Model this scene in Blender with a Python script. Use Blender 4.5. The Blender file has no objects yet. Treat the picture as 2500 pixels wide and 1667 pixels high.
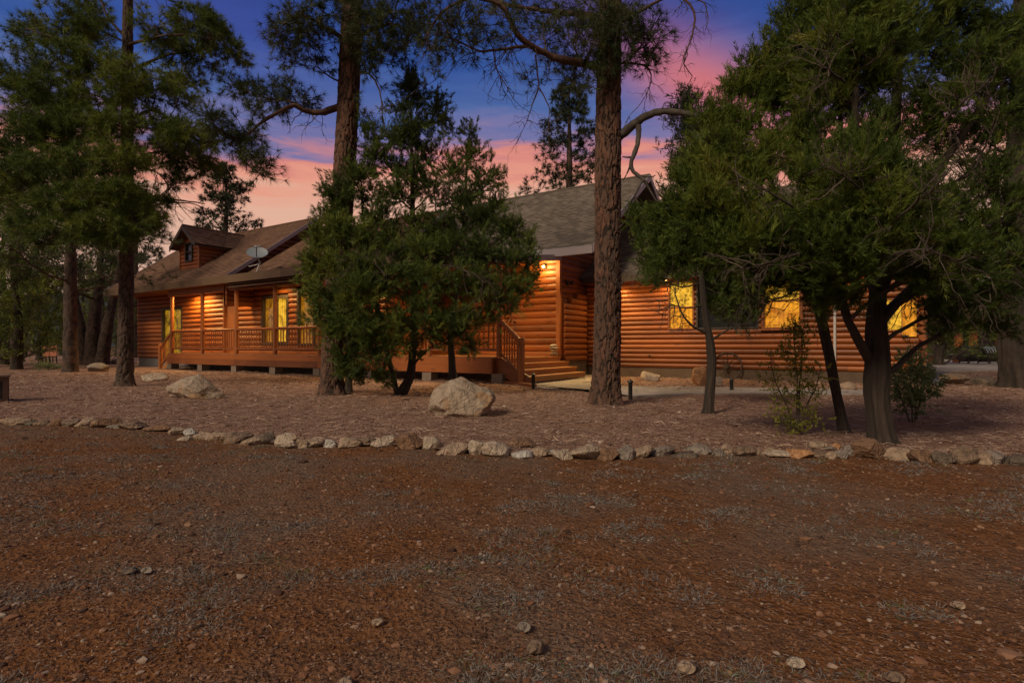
import bpy, math, random
import numpy as np
from mathutils import Vector
rng = np.random.default_rng(7)
random.seed(7)
SC = bpy.context.scene
COL = SC.collection
# ------------------------------------------------------------------ camera
F, CX, HY, CAMZ = 1350.0, 1250.0, 846.0, 1.0      # focal length and horizon in photo pixels (2500 wide)
cam = bpy.data.cameras.new("camera"); cam.sensor_width = 36.0; cam.lens = 36.0 * F / 2500
cam.shift_y = 12.5 / 2500; cam.clip_start = 0.05; cam.clip_end = 6000
co = bpy.data.objects.new("camera", cam); COL.objects.link(co)
co.location = (0, 0, CAMZ); co.rotation_euler = (math.radians(90), 0, 0)
SC.camera = co
SC.view_settings.view_transform = 'Standard'; SC.view_settings.look = 'None'
SC.view_settings.exposure = 0.0; SC.view_settings.gamma = 1.0
SC.cycles.max_bounces = 5; SC.cycles.diffuse_bounces = 3; SC.cycles.glossy_bounces = 2
SC.cycles.transparent_max_bounces = 6; SC.cycles.transmission_bounces = 3
SC.cycles.sample_clamp_indirect = 3.0

def srgb(r, g, b):
    f = lambda c: (c/255)/12.92 if c/255 <= .04045 else ((c/255+.055)/1.055)**2.4
    return (f(r), f(g), f(b), 1)

# ------------------------------------------------------------------ world: dusk sky
W = bpy.data.worlds.new("World"); SC.world = W; W.use_nodes = True
nt = W.node_tree; nt.nodes.clear()
def wn(t, **k):
    n = nt.nodes.new(t)
    for a, v in k.items(): setattr(n, a, v)
    return n
def wl(a, b): nt.links.new(a, b)
out = wn('ShaderNodeOutputWorld'); bg = wn('ShaderNodeBackground'); bg.inputs[1].default_value = 1.0
tc = wn('ShaderNodeTexCoord'); sep = wn('ShaderNodeSeparateXYZ'); wl(tc.outputs['Generated'], sep.inputs[0])
def wmath(op, a, b=None, clamp=False):
    n = wn('ShaderNodeMath', operation=op); n.use_clamp = clamp
    for i, x in enumerate((a, b)):
        if x is None: continue
        if isinstance(x, (int, float)): n.inputs[i].default_value = x
        else: wl(x, n.inputs[i])
    return n.outputs[0]
# streaky cloud noise, stretched along the horizon
mp = wn('ShaderNodeMapping'); wl(tc.outputs['Generated'], mp.inputs[0])
mp.inputs['Rotation'].default_value = (0, math.radians(-14), 0)
mp.inputs['Scale'].default_value = (1.6, 1.6, 7.0); mp.inputs['Location'].default_value = (3.1, .4, .3)
nz = wn('ShaderNodeTexNoise'); nz.inputs['Scale'].default_value = 1.7; nz.inputs['Detail'].default_value = 4; nz.inputs['Roughness'].default_value = .5
nz.inputs['Distortion'].default_value = .4
wl(mp.outputs[0], nz.inputs['Vector'])
cl = wmath('MULTIPLY', wmath('SUBTRACT', nz.outputs[0], .5), .13)
mp2 = wn('ShaderNodeMapping'); wl(tc.outputs['Generated'], mp2.inputs[0]); mp2.inputs['Rotation'].default_value = (0, math.radians(9), 0)
mp2.inputs['Scale'].default_value = (2.2, 2.2, 17.0); mp2.inputs['Location'].default_value = (.7, 1.9, .1)
nz2 = wn('ShaderNodeTexNoise'); nz2.inputs['Scale'].default_value = 2.0; nz2.inputs['Detail'].default_value = 5; nz2.inputs['Roughness'].default_value = .55; nz2.inputs['Distortion'].default_value = .5
wl(mp2.outputs[0], nz2.inputs['Vector'])
cl = wmath('ADD', cl, wmath('MULTIPLY', wmath('SUBTRACT', nz2.outputs[0], .5), .16))
# two banks of lit cloud
def bank(px, py, kx, kz):
    d = Vector(((px-CX)/F, 1, (HY-py)/F)).normalized()
    dx = wmath('MULTIPLY', wmath('SUBTRACT', sep.outputs[0], d.x), kx)
    dz = wmath('ADD', wmath('MULTIPLY', wmath('SUBTRACT', sep.outputs[2], d.z), kz), wmath('MULTIPLY', wmath('SUBTRACT', sep.outputs[0], d.x), kz*.45))
    r2 = wmath('ADD', wmath('MULTIPLY', dx, dx), wmath('MULTIPLY', dz, dz))
    return wmath('POWER', 2.718, wmath('MULTIPLY', r2, -1.0))
b1 = bank(1735, 215, 6.5, 20.0)
b2 = bank(1330, 330, 4.5, 7.0)
b3 = bank(560, 60, 6.0, 12.0)
z = wmath('SUBTRACT', wmath('ADD', sep.outputs[2], cl), wmath('ADD', wmath('MULTIPLY', b1, .05), wmath('MULTIPLY', b2, .035)))
cr = wn('ShaderNodeValToRGB'); wl(wmath('ADD', z, 0.0, True), cr.inputs[0])
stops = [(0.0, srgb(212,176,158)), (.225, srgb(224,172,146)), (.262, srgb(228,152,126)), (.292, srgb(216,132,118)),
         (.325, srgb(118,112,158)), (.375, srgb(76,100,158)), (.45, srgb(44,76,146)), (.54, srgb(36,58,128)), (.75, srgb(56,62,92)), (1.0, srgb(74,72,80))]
el = cr.color_ramp.elements
el[0].position, el[0].color = stops[0]; el[1].position, el[1].color = stops[-1]
for p, c in stops[1:-1]:
    e = el.new(p); e.color = c
# saturate the bank on the right towards coral, the one upper left towards violet
mx = wn('ShaderNodeMixRGB'); mx.blend_type = 'MIX'; wl(wmath('MULTIPLY', b1, .72), mx.inputs[0]); wl(cr.outputs[0], mx.inputs[1]); mx.inputs[2].default_value = srgb(228, 112, 90)
mv = wn('ShaderNodeMixRGB'); mv.blend_type = 'MIX'; wl(wmath('MULTIPLY', b3, .22), mv.inputs[0]); wl(mx.outputs[0], mv.inputs[1]); mv.inputs[2].default_value = srgb(84, 62, 150)
# physical dusk sky adds a little air-glow
SUN_EL, SUN_ROT = math.radians(38), math.radians(-140)
sk = wn('ShaderNodeTexSky'); sk.sky_type = 'NISHITA'; sk.sun_disc = False; sk.sun_elevation = SUN_EL; sk.sun_rotation = SUN_ROT
ms = wn('ShaderNodeMixRGB'); ms.blend_type = 'ADD'; ms.inputs[0].default_value = .006; # the sky behind the camera is a duller, greyer dusk
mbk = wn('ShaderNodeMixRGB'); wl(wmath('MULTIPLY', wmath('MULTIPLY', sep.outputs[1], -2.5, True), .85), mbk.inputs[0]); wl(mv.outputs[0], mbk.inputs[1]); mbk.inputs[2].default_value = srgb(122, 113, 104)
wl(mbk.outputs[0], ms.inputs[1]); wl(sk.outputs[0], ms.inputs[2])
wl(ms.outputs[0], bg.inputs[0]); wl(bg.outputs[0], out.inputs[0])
# ------------------------------------------------------------------ one soft, low sun (after-glow)
sl = bpy.data.lights.new("sun", 'SUN'); sl.energy = 2.3; sl.angle = math.radians(14); sl.color = (1.0, .83, .60)
so = bpy.data.objects.new("sun", sl); COL.objects.link(so)
d = Vector((math.sin(SUN_ROT)*math.cos(SUN_EL), math.cos(SUN_ROT)*math.cos(SUN_EL), math.sin(SUN_EL)))
so.rotation_euler = d.to_track_quat('Z', 'Y').to_euler()

# ================================================================== helpers
def P(px, py, t):
    return np.array([(px-CX)/F*t, t, CAMZ+(HY-py)/F*t])
def G(px, py):
    t = F*CAMZ/(py-HY); return np.array([(px-CX)/F*t, t, 0.0])
def ground_h(x, y):
    return .014*np.sin(x*1.7+.6*y)+.012*np.sin(2.3*y-.9*x+1.1)+.006*np.sin(5.1*x+3.7*y)+.005*np.sin(7.3*y-4.1*x+2.)

def np_mesh(name, V, faces, mats, parent=None, midx=None, attrs=None, uv=None, smooth=False):
    """faces: list of int arrays (m,3)/(m,4)"""
    me = bpy.data.meshes.new(name)
    V = np.asarray(V, dtype=np.float32)
    me.vertices.add(len(V)); me.vertices.foreach_set('co', V.ravel())
    faces = [np.asarray(f, dtype=np.int32) for f in faces if len(f)]
    tot = np.concatenate([np.full(len(f), f.shape[1], np.int32) for f in faces])
    loops = np.concatenate([f.ravel() for f in faces])
    me.loops.add(len(loops)); me.loops.foreach_set('vertex_index', loops)
    me.polygons.add(len(tot))
    st = np.zeros(len(tot), np.int32); st[1:] = np.cumsum(tot)[:-1]
    me.polygons.foreach_set('loop_start', st)
    try: me.polygons.foreach_set('loop_total', tot)
    except Exception: pass
    if midx is not None: me.polygons.foreach_set('material_index', np.asarray(midx, np.int32))
    me.polygons.foreach_set('use_smooth', np.full(len(tot), bool(smooth)))
    if attrs:
        for k, a in attrs.items():
            at = me.attributes.new(k, 'FLOAT', 'POINT'); at.data.foreach_set('value', np.asarray(a, np.float32))
    if uv is not None:
        ul = me.uv_layers.new(name='uv'); ul.data.foreach_set('uv', np.asarray(uv, np.float32)[loops].ravel())
    me.update(calc_edges=True); me.validate()
    for m in (mats if isinstance(mats, (list, tuple)) else [mats]): me.materials.append(m)
    o = bpy.data.objects.new(name, me); COL.objects.link(o)
    if parent is not None: o.parent = parent
    return o
def thing(name, label, cat, loc=(0,0,0), rotz=0, group=None):
    o = bpy.data.objects.new(name, None); COL.objects.link(o); o.empty_display_size = .2
    o.location = loc; o.rotation_euler = (0, 0, rotz)
    tag(o, label, cat, group); return o
def tag(o, label=None, cat=None, group=None, kind=None):
    if label: o['label'] = label
    if cat: o['category'] = cat
    if group: o['group'] = group
    if kind: o['kind'] = kind
    return o

class MB:
    """collects polygons"""
    def __init__(s, off=(0,0,0)): s.v = []; s.f3 = []; s.f4 = []; s.fn = []; s.uv = []; s.off = np.array(off, float); s.tint = []
    def add(s, vs, faces, uv=None, tint=0.5):
        b = len(s.v)
        for i, p in enumerate(vs):
            s.v.append(np.asarray(p, float)-s.off); s.uv.append(uv[i] if uv is not None else (0, 0)); s.tint.append(tint)
        for f in faces:
            f = tuple(b+i for i in f)
            (s.f4 if len(f) == 4 else s.f3 if len(f) == 3 else s.fn).append(f)
    def box(s, a, b, tint=.5):
        x0, y0, z0 = a; x1, y1, z1 = b
        vs = [(x0,y0,z0),(x1,y0,z0),(x1,y1,z0),(x0,y1,z0),(x0,y0,z1),(x1,y0,z1),(x1,y1,z1),(x0,y1,z1)]
        s.add(vs, [(0,3,2,1),(4,5,6,7),(0,1,5,4),(1,2,6,5),(2,3,7,6),(3,0,4,7)], tint=tint)
    def prism(s, poly, ext, tint=.5):
        """poly: list of 3D points, ext: vector"""
        n = len(poly); e = np.array(ext, float); a = [np.array(p, float) for p in poly]
        vs = a+[p+e for p in a]
        s.add(vs, [tuple(range(n))[::-1], tuple(range(n, 2*n))]+[(i, (i+1) % n, n+(i+1) % n, n+i) for i in range(n)], tint=tint)
    def tube(s, pts, radii, n=8, caps=True, tint=.5):
        pts = np.asarray(pts, float); K = len(pts); radii = np.broadcast_to(np.asarray(radii, float), (K,))
        tg = np.gradient(pts, axis=0); tg /= np.linalg.norm(tg, axis=1, keepdims=True)+1e-9
        ref = np.array([0,0,1.]) if abs(tg[0,2]) < .9 else np.array([1.,0,0])
        vs = []
        for i in range(K):
            a = np.cross(tg[i], ref); a /= np.linalg.norm(a)+1e-9; b = np.cross(tg[i], a)
            for k in range(n):
                th = 2*math.pi*k/n; vs.append(pts[i]+radii[i]*(math.cos(th)*a+math.sin(th)*b))
        fs = [(i*n+k, i*n+(k+1) % n, (i+1)*n+(k+1) % n, (i+1)*n+k) for i in range(K-1) for k in range(n)]
        if caps: fs += [tuple(range(n))[::-1], tuple((K-1)*n+k for k in range(n))]
        s.add(vs, fs, tint=tint)
    def lathe(s, prof, c, n=20, axis=2):
        vs = []
        for r, h in prof:
            for k in range(n):
                th = 2*math.pi*k/n; p = [r*math.cos(th), r*math.sin(th), h]
                if axis == 0: p = [h, r*math.cos(th), r*math.sin(th)]
                vs.append(np.array(p)+np.array(c))
        K = len(prof)
        fs = [(i*n+k, i*n+(k+1) % n, (i+1)*n+(k+1) % n, (i+1)*n+k) for i in range(K-1) for k in range(n)]
        fs += [tuple(range(n))[::-1], tuple((K-1)*n+k for k in range(n))]
        s.add(vs, fs)
    def build(s, name, mat, parent=None, smooth=False):
        V = np.array(s.v); fl = []
        f3 = list(s.f3)
        for f in s.fn:
            for i in range(1, len(f)-1): f3.append((f[0], f[i], f[i+1]))
        if s.f4: fl.append(np.array(s.f4))
        if f3: fl.append(np.array(f3))
        o = np_mesh(name, V, fl, mat, parent, attrs={'tint': s.tint}, uv=np.array(s.uv))
        if smooth:
            me = o.data
            me.polygons.foreach_set('use_smooth', np.ones(len(me.polygons), bool))
            try: me.set_sharp_from_angle(angle=math.radians(40))
            except Exception: pass
        return o

# ---- noise in numpy
def _h(ix, iy, iz):
    n = (ix*374761393+iy*668265263+iz*2147483647) & 0xffffffff
    n = ((n ^ (n >> 13))*1274126177) & 0xffffffff
    return ((n ^ (n >> 16)) & 0xffffff)/float(0xffffff)
def vnoise(p):
    p = np.asarray(p, float); i = np.floor(p).astype(np.int64); f = p-i; f = f*f*(3-2*f); r = 0
    for dx in (0,1):
        for dy in (0,1):
            for dz in (0,1):
                w = (f[...,0] if dx else 1-f[...,0])*(f[...,1] if dy else 1-f[...,1])*(f[...,2] if dz else 1-f[...,2])
                r = r+w*_h(i[...,0]+dx, i[...,1]+dy, i[...,2]+dz)
    return r
def fbm(p, o=4):
    s, a, r = 0, .5, 0
    p = np.asarray(p, float)
    for k in range(o): r = r+a*vnoise(p*2**k+17.3*k); s += a; a *= .5
    return r/s
def worley(u, v, perx):
    """F1,F2 of cells; u periodic with integer period perx"""
    iu = np.floor(u).astype(np.int64); iv = np.floor(v).astype(np.int64)
    f1 = np.full(u.shape, 9.); f2 = np.full(u.shape, 9.); idc = np.zeros(u.shape)
    for a in (-1,0,1):
        for b in (-1,0,1):
            cu = iu+a; cv = iv+b; cm = np.mod(cu, perx)
            x = cu+.15+.7*_h(cm, cv, 11+cm*0); y = cv+.15+.7*_h(cm, cv, 23+cm*0)
            dd = np.hypot(u-x, v-y); m = dd < f1
            f2 = np.where(m, f1, np.minimum(f2, dd)); idc = np.where(m, _h(cm, cv, 5+cm*0), idc); f1 = np.where(m, dd, f1)
    return f1, f2, idc

# ================================================================== materials
def mat(name):
    m = bpy.data.materials.new(name); m.use_nodes = True
    t = m.node_tree; b = t.nodes['Principled BSDF']
    return m, t, b
class N:
    def __init__(s, t): s.t = t
    def n(s, typ, **k):
        x = s.t.nodes.new(typ)
        for a, v in k.items(): setattr(x, a, v)
        return x
    def l(s, a, b): s.t.links.new(a, b)
    def coord(s, kind='Object', scale=(1,1,1), rot=(0,0,0)):
        c = s.n('ShaderNodeTexCoord'); m = s.n('ShaderNodeMapping'); m.inputs['Scale'].default_value = scale; m.inputs['Rotation'].default_value = rot
        s.l(c.outputs[kind], m.inputs[0]); return m.outputs[0]
    def noise(s, vec, scale, detail=4, rough=.55, dist=0):
        x = s.n('ShaderNodeTexNoise'); x.inputs['Scale'].default_value = scale; x.inputs['Detail'].default_value = detail
        x.inputs['Roughness'].default_value = rough; x.inputs['Distortion'].default_value = dist; s.l(vec, x.inputs['Vector']); return x.outputs[0]
    def ramp(s, fac, stops):
        x = s.n('ShaderNodeValToRGB'); e = x.color_ramp.elements
        e[0].position, e[0].color = stops[0][0], tuple(stops[0][1])+(1,); e[1].position, e[1].color = stops[-1][0], tuple(stops[-1][1])+(1,)
        for p, c in stops[1:-1]:
            q = e.new(p); q.color = tuple(c)+(1,)
        s.l(fac, x.inputs[0]); return x.outputs[0]
    def mix(s, fac, a, b, mode='MIX'):
        x = s.n('ShaderNodeMixRGB', blend_type=mode)
        for i, v in enumerate((fac, a, b)):
            if isinstance(v, (int, float)): x.inputs[i].default_value = v
            elif isinstance(v, tuple): x.inputs[i].default_value = v if len(v) == 4 else v+(1,)
            else: s.l(v, x.inputs[i])
        return x.outputs[0]
    def math(s, op, a, b=0):
        x = s.n('ShaderNodeMath', operation=op)
        for i, v in enumerate((a, b)):
            if isinstance(v, (int, float)): x.inputs[i].default_value = v
            else: s.l(v, x.inputs[i])
        return x.outputs[0]
    def attr(s, nm):
        x = s.n('ShaderNodeAttribute'); x.attribute_name = nm; return x.outputs['Fac']
    def bump(s, h, b, strength=.5, dist=.02):
        x = s.n('ShaderNodeBump'); x.inputs['Strength'].default_value = strength; x.inputs['Distance'].default_value = dist
        s.l(h, x.inputs['Height']); s.l(x.outputs[0], b.inputs['Normal'])

def wood_mat(name, dark, light, axis=0, rough=.5, knots=True):
    m, t, b = mat(name); n = N(t)
    sc = [14, 14, 14]; sc[axis] = .9
    v = n.coord('Object', tuple(sc)); g = n.noise(v, 1.6, 5, .6, .6)
    big = n.noise(n.coord('Object', (.7,.7,.7)), 1.0, 3)
    tint = n.attr('tint')
    f = n.math('ADD', n.math('MULTIPLY', g, .55), n.math('ADD', n.math('MULTIPLY', tint, .65), n.math('MULTIPLY', n.math('SUBTRACT', big, .5), .5)))
    c = n.ramp(f, [(.22, dark), (.8, light)])
    if knots:
        k = n.n('ShaderNodeTexVoronoi'); k.inputs['Scale'].default_value = 1.0
        ks = [5.5, 5.5, 5.5]; ks[axis] = 1.3
        n.l(n.coord('Object', tuple(ks)), k.inputs['Vector'])
        kk = n.ramp(k.outputs['Distance'], [(.06, (1,1,1)), (.17, (0,0,0))])
        c = n.mix(n.math('MULTIPLY', kk, .7), c, tuple(x*.45 for x in dark))
    n.l(c, b.inputs['Base Color']); b.inputs['Roughness'].default_value = rough
    n.bump(g, b, .25, .01); return m
LOG = wood_mat('log_siding', (.080,.020,.004), (.32,.086,.013))
LOGV = wood_mat('log_siding_side', (.10,.026,.006), (.30,.086,.016), axis=1)
BEAM = wood_mat('porch_wood', (.115,.031,.007), (.32,.090,.016))
POST = wood_mat('post_wood', (.15,.042,.009), (.38,.118,.024), axis=2)
TREAD = wood_mat('stair_wood', (.20,.080,.025), (.42,.19,.065), axis=1)
DECKW = wood_mat('deck_wood', (.13,.045,.014), (.27,.105,.035))
FASC = wood_mat('fascia_paint', (.085,.050,.025), (.145,.088,.046), knots=False)
FASC2 = wood_mat('fascia_grey', (.25,.205,.215), (.34,.285,.305), knots=False)
DARKW = wood_mat('dark_frame', (.030,.020,.014), (.055,.040,.030), axis=2, knots=False)
def plain(name, col, rough=.6, metal=0, var=.25, scale=6, bump=.15):
    m, t, b = mat(name); n = N(t)
    g = n.noise(n.coord('Object'), scale, 5, .6)
    c = n.ramp(g, [(.25, tuple(x*(1-var) for x in col)), (.75, tuple(min(1, x*(1+var)) for x in col))])
    n.l(c, b.inputs['Base Color']); b.inputs['Roughness'].default_value = rough; b.inputs['Metallic'].default_value = metal
    n.bump(n.noise(n.coord('Object'), scale*6, 4), b, bump, .01); return m
CONC = plain('concrete', (.30,.26,.23), .85, scale=3)
PIER = plain('pier_concrete', (.20,.15,.115), .9, scale=4)
FOUND = plain('foundation', (.13,.12,.12), .9, scale=4)
FOUNDR = plain('foundation_tan', (.105,.068,.043), .9, scale=4)
METAL = plain('dark_metal', (.04,.035,.03), .45, .6)
STEEL = plain('grey_metal', (.30,.33,.36), .45, .3, var=.1)
WHITE = plain('white_paint', (.50,.47,.45), .5, var=.1)
RUSTM = plain('rusty_metal', (.06,.038,.028), .7, .3)
ORANGE = plain('orange_paint', (.42,.10,.02), .6)
m, t, b = mat('window_glass_dark'); b.inputs['Base Color'].default_value = (.02,.022,.025,1); b.inputs['Roughness'].default_value = .06; b.inputs['Specular IOR Level'].default_value = .18; GLASSD = m

def roof_mat(name, c0, c1, c2):
    m, t, b = mat(name); n = N(t)
    uv = n.n('ShaderNodeTexCoord').outputs['UV']
    br = n.n('ShaderNodeTexBrick'); n.l(uv, br.inputs['Vector'])
    br.inputs['Scale'].default_value = 1; br.inputs['Brick Width'].default_value = .22; br.inputs['Row Height'].default_value = .145
    br.inputs['Mortar Size'].default_value = .004; br.inputs['Color1'].default_value = (.0,.0,.0,1); br.inputs['Color2'].default_value = (1,1,1,1)
    br.inputs['Mortar'].default_value = (0,0,0,1); br.inputs['Bias'].default_value = 0
    big = n.noise(uv, .9, 3); fine = n.noise(uv, 60, 2)
    f = n.math('ADD', n.math('MULTIPLY', br.outputs['Color'], .5), n.math('ADD', n.math('MULTIPLY', big, .35), n.math('MULTIPLY', fine, .3)))
    n.l(n.ramp(f, [(.15, c0), (.55, c1), (1.0, c2)]), b.inputs['Base Color']); b.inputs['Roughness'].default_value = .95
    n.bump(n.math('ADD', fine, n.math('MULTIPLY', br.outputs['Color'], .8)), b, .6, .012); return m
ROOFL = roof_mat('shingles_brown', (.09,.045,.026), (.175,.090,.052), (.27,.148,.088))
ROOFR = roof_mat('shingles_grey', (.075,.058,.044), (.165,.130,.100), (.29,.235,.185))

GLOWS = {}
def glow_mat(name, c_lo, c_hi, strength, scale=2.2, seed=0):
    m, t, b = mat(name); n = N(t)
    v = n.coord('Object', (1,1,1)); t.nodes[-1].inputs['Location'].default_value = (seed*3.7, seed*1.3, seed*.7)
    g = n.noise(v, scale, 5, .62, 1.2); g2 = n.noise(v, scale*5, 4, .6, .5)
    f = n.math('ADD', n.math('MULTIPLY', g, .75), n.math('MULTIPLY', g2, .25))
    c = n.ramp(f, [(.38, c_lo), (.60, c_hi)])
    b.inputs['Base Color'].default_value = (.02,.015,.01,1); b.inputs['Roughness'].default_value = .08
    if seed < 5:      # folds of drawn drapes, their light and dark painted into the glow
        wv = n.n('ShaderNodeTexWave', bands_direction='X'); wv.inputs['Scale'].default_value = 2.6; wv.inputs['Distortion'].default_value = 1.2; wv.inputs['Detail'].default_value = 2
        n.l(n.coord('Object', (1,1,.15)), wv.inputs['Vector']); c = n.mix(1.0, c, n.ramp(wv.outputs[0], [(.1, (.86,.84,.78)), (.7, (1.1,1.1,1.1))]), 'MULTIPLY')
    n.l(c, b.inputs['Emission Color']); b.inputs['Emission Strength'].default_value = strength
    return m
GLOW_Y = glow_mat('lit_room_yellow', (.30,.13,.006), (.92,.50,.035), 1.0, 2.2, 1)
GLOW_A = glow_mat('lit_room_amber', (.08,.030,.002), (.46,.18,.008), .85, 2.6, 2)
GLOW_O = glow_mat('lit_room_orange', (.42,.120,.008), (.92,.36,.022), 1.0, 1.6, 3)
GLOW_D = glow_mat('lit_room_dim', (.012,.010,.003), (.50,.26,.010), .8, 3.2, 4)
GLOW_L = glow_mat('painted_leaf_reflection', (.06,.034,.004), (1.0,.52,.04), 1.1, 6.5, 6)  # leafy reflection painted into the window glow
m, t, b = mat('lamp_glow'); b.inputs['Base Color'].default_value = (1,.6,.2,1); b.inputs['Emission Color'].default_value = (1,.50,.12,1); b.inputs['Emission Strength'].default_value = 14; LAMP = m

def bark_mat(name, plate, plate2, furrow, stretch=2.5, sc=9):
    m, t, b = mat(name); n = N(t)
    cr_ = n.attr('tint'); pid = n.attr('plate')
    v = n.coord('Object', (sc, sc, sc/stretch)); g = n.noise(v, 1.6, 6, .65, .8)
    base = n.mix(pid, tuple(plate), tuple(plate2))
    base = n.mix(.75, base, n.ramp(g, [(.25, (.35,.35,.35)), (.75, (1.35,1.3,1.25))]), 'MULTIPLY')
    c = n.mix(cr_, tuple(furrow), base); n.l(c, b.inputs['Base Color']); b.inputs['Roughness'].default_value = .92
    n.bump(g, b, .9, .03); return m
BARKP = bark_mat('ponderosa_bark', (.195,.084,.050), (.115,.066,.046), (.012,.009,.007))
BARKG = bark_mat('grey_pine_bark', (.125,.070,.046), (.090,.058,.043), (.018,.014,.012), 3)
BARKJ = bark_mat('juniper_bark', (.078,.052,.038), (.052,.038,.030), (.022,.016,.012), 8, 22)
m, t, b = mat('twig_bark'); n = N(t); n.l(n.ramp(n.noise(n.coord('Object'), 5, 3), [(.3, (.035,.024,.018)), (.7, (.105,.076,.058))]), b.inputs['Base Color']); b.inputs['Roughness'].default_value = .9; TWIG = m
m, t, b = mat('dead_wood'); n = N(t); n.l(n.ramp(n.noise(n.coord('Object', (1,1,1)), 12, 4), [(.3, (.038,.030,.025)), (.7, (.10,.078,.064))]), b.inputs['Base Color']); b.inputs['Roughness'].default_value = .9; DEADW = m

def leaf_mat(name, stops, trans=.25):
    m, t, b = mat(name); n = N(t)
    tint = n.attr('tint'); big = n.noise(n.coord('Object'), 1.1, 3)
    f = n.math('ADD', n.math('MULTIPLY', tint, .7), n.math('MULTIPLY', n.math('SUBTRACT', big, .5), .75))
    f = n.math('ADD', f, .12)
    c = n.ramp(f, stops)
    n.l(c, b.inputs['Base Color']); b.inputs['Roughness'].default_value = .62; b.inputs['Specular IOR Level'].default_value = .25
    tr = n.n('ShaderNodeBsdfTranslucent'); n.l(c, tr.inputs[0]); mx = n.n('ShaderNodeMixShader'); mx.inputs[0].default_value = trans
    n.l(b.outputs[0], mx.inputs[1]); n.l(tr.outputs[0], mx.inputs[2]); n.l(mx.outputs[0], t.nodes['Material Output'].inputs[0]); return m
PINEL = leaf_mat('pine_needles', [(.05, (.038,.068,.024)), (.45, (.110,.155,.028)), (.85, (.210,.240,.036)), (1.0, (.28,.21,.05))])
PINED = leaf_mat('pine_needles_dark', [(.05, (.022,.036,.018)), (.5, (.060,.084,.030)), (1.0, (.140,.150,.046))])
JUNL = leaf_mat('juniper_scales', [(.05, (.028,.050,.011)), (.45, (.084,.124,.019)), (.85, (.175,.205,.030)), (.98, (.23,.15,.035))])
JUND = leaf_mat('juniper_scales_dark', [(.05, (.034,.056,.018)), (.5, (.110,.152,.030)), (.9, (.235,.255,.040)), (1.0, (.27,.17,.045))])
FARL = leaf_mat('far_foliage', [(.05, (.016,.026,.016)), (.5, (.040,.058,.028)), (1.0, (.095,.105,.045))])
YELL = leaf_mat('sapling_leaves', [(.05, (.10,.12,.018)), (.5, (.24,.24,.035)), (1.0, (.36,.31,.06))])
SAGE = leaf_mat('sage_leaves', [(.05, (.08,.11,.045)), (.5, (.17,.22,.090)), (1.0, (.27,.30,.14))])

def soil_mat(name, stops, patch, patch_amt=.5):
    m, t, b = mat(name); n = N(t)
    v = n.coord('Object'); a = n.noise(v, .8, 4, .6); c1 = n.noise(v, 9, 5, .65); c2 = n.noise(v, 60, 3, .7); vo = n.n('ShaderNodeTexVoronoi'); vo.inputs['Scale'].default_value = 48; n.l(v, vo.inputs['Vector'])
    f = n.math('ADD', n.math('MULTIPLY', c1, .5), n.math('ADD', n.math('MULTIPLY', c2, .35), n.math('MULTIPLY', vo.outputs['Distance'], .25)))
    c = n.ramp(f, stops)
    c = n.mix(n.math('MULTIPLY', n.ramp(a, [(.42, (0,0,0)), (.62, (1,1,1))]), patch_amt), c, patch)
    n.l(c, b.inputs['Base Color']); b.inputs['Roughness'].default_value = .95; b.inputs['Specular IOR Level'].default_value = .15
    n.bump(n.math('ADD', f, n.math('MULTIPLY', c1, .8)), b, 1.0, .045); return m
SOIL = soil_mat('red_soil', [(.3, (.042,.019,.009)), (.55, (.180,.073,.026)), (.8, (.29,.135,.060))], (.170,.120,.088), .8)
GRAV = soil_mat('pink_gravel', [(.3, (.085,.049,.034)), (.55, (.30,.175,.125)), (.8, (.50,.335,.255))], (.28,.150,.098), .5)
m, t, b = mat('chips'); n = N(t); n.l(n.ramp(n.attr('tint'), [(0, (.05,.022,.012)), (.45, (.19,.075,.032)), (.8, (.27,.15,.09)), (1, (.40,.33,.27))]), b.inputs['Base Color']); b.inputs['Roughness'].default_value = .9; CHIPS = m
m, t, b = mat('gravel_chips'); n = N(t); n.l(n.ramp(n.attr('tint'), [(0, (.07,.040,.030)), (.5, (.27,.165,.125)), (.85, (.44,.305,.24)), (1, (.56,.48,.41))]), b.inputs['Base Color']); b.inputs['Roughness'].default_value = .9; GCHIPS = m
m, t, b = mat('dry_grass'); n = N(t); n.l(n.ramp(n.attr('tint'), [(0, (.065,.058,.052)), (.5, (.19,.18,.17)), (.86, (.30,.28,.26)), (.93, (.10,.12,.03)), (1, (.12,.14,.04))]), b.inputs['Base Color']); b.inputs['Roughness'].default_value = .9; GRASS = m
m, t, b = mat('pine_litter'); n = N(t); n.l(n.ramp(n.attr('tint'), [(0, (.11,.056,.034)), (.5, (.30,.185,.130)), (1, (.48,.345,.265))]), b.inputs['Base Color']); b.inputs['Roughness'].default_value = .9; LITTER = m

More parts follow.
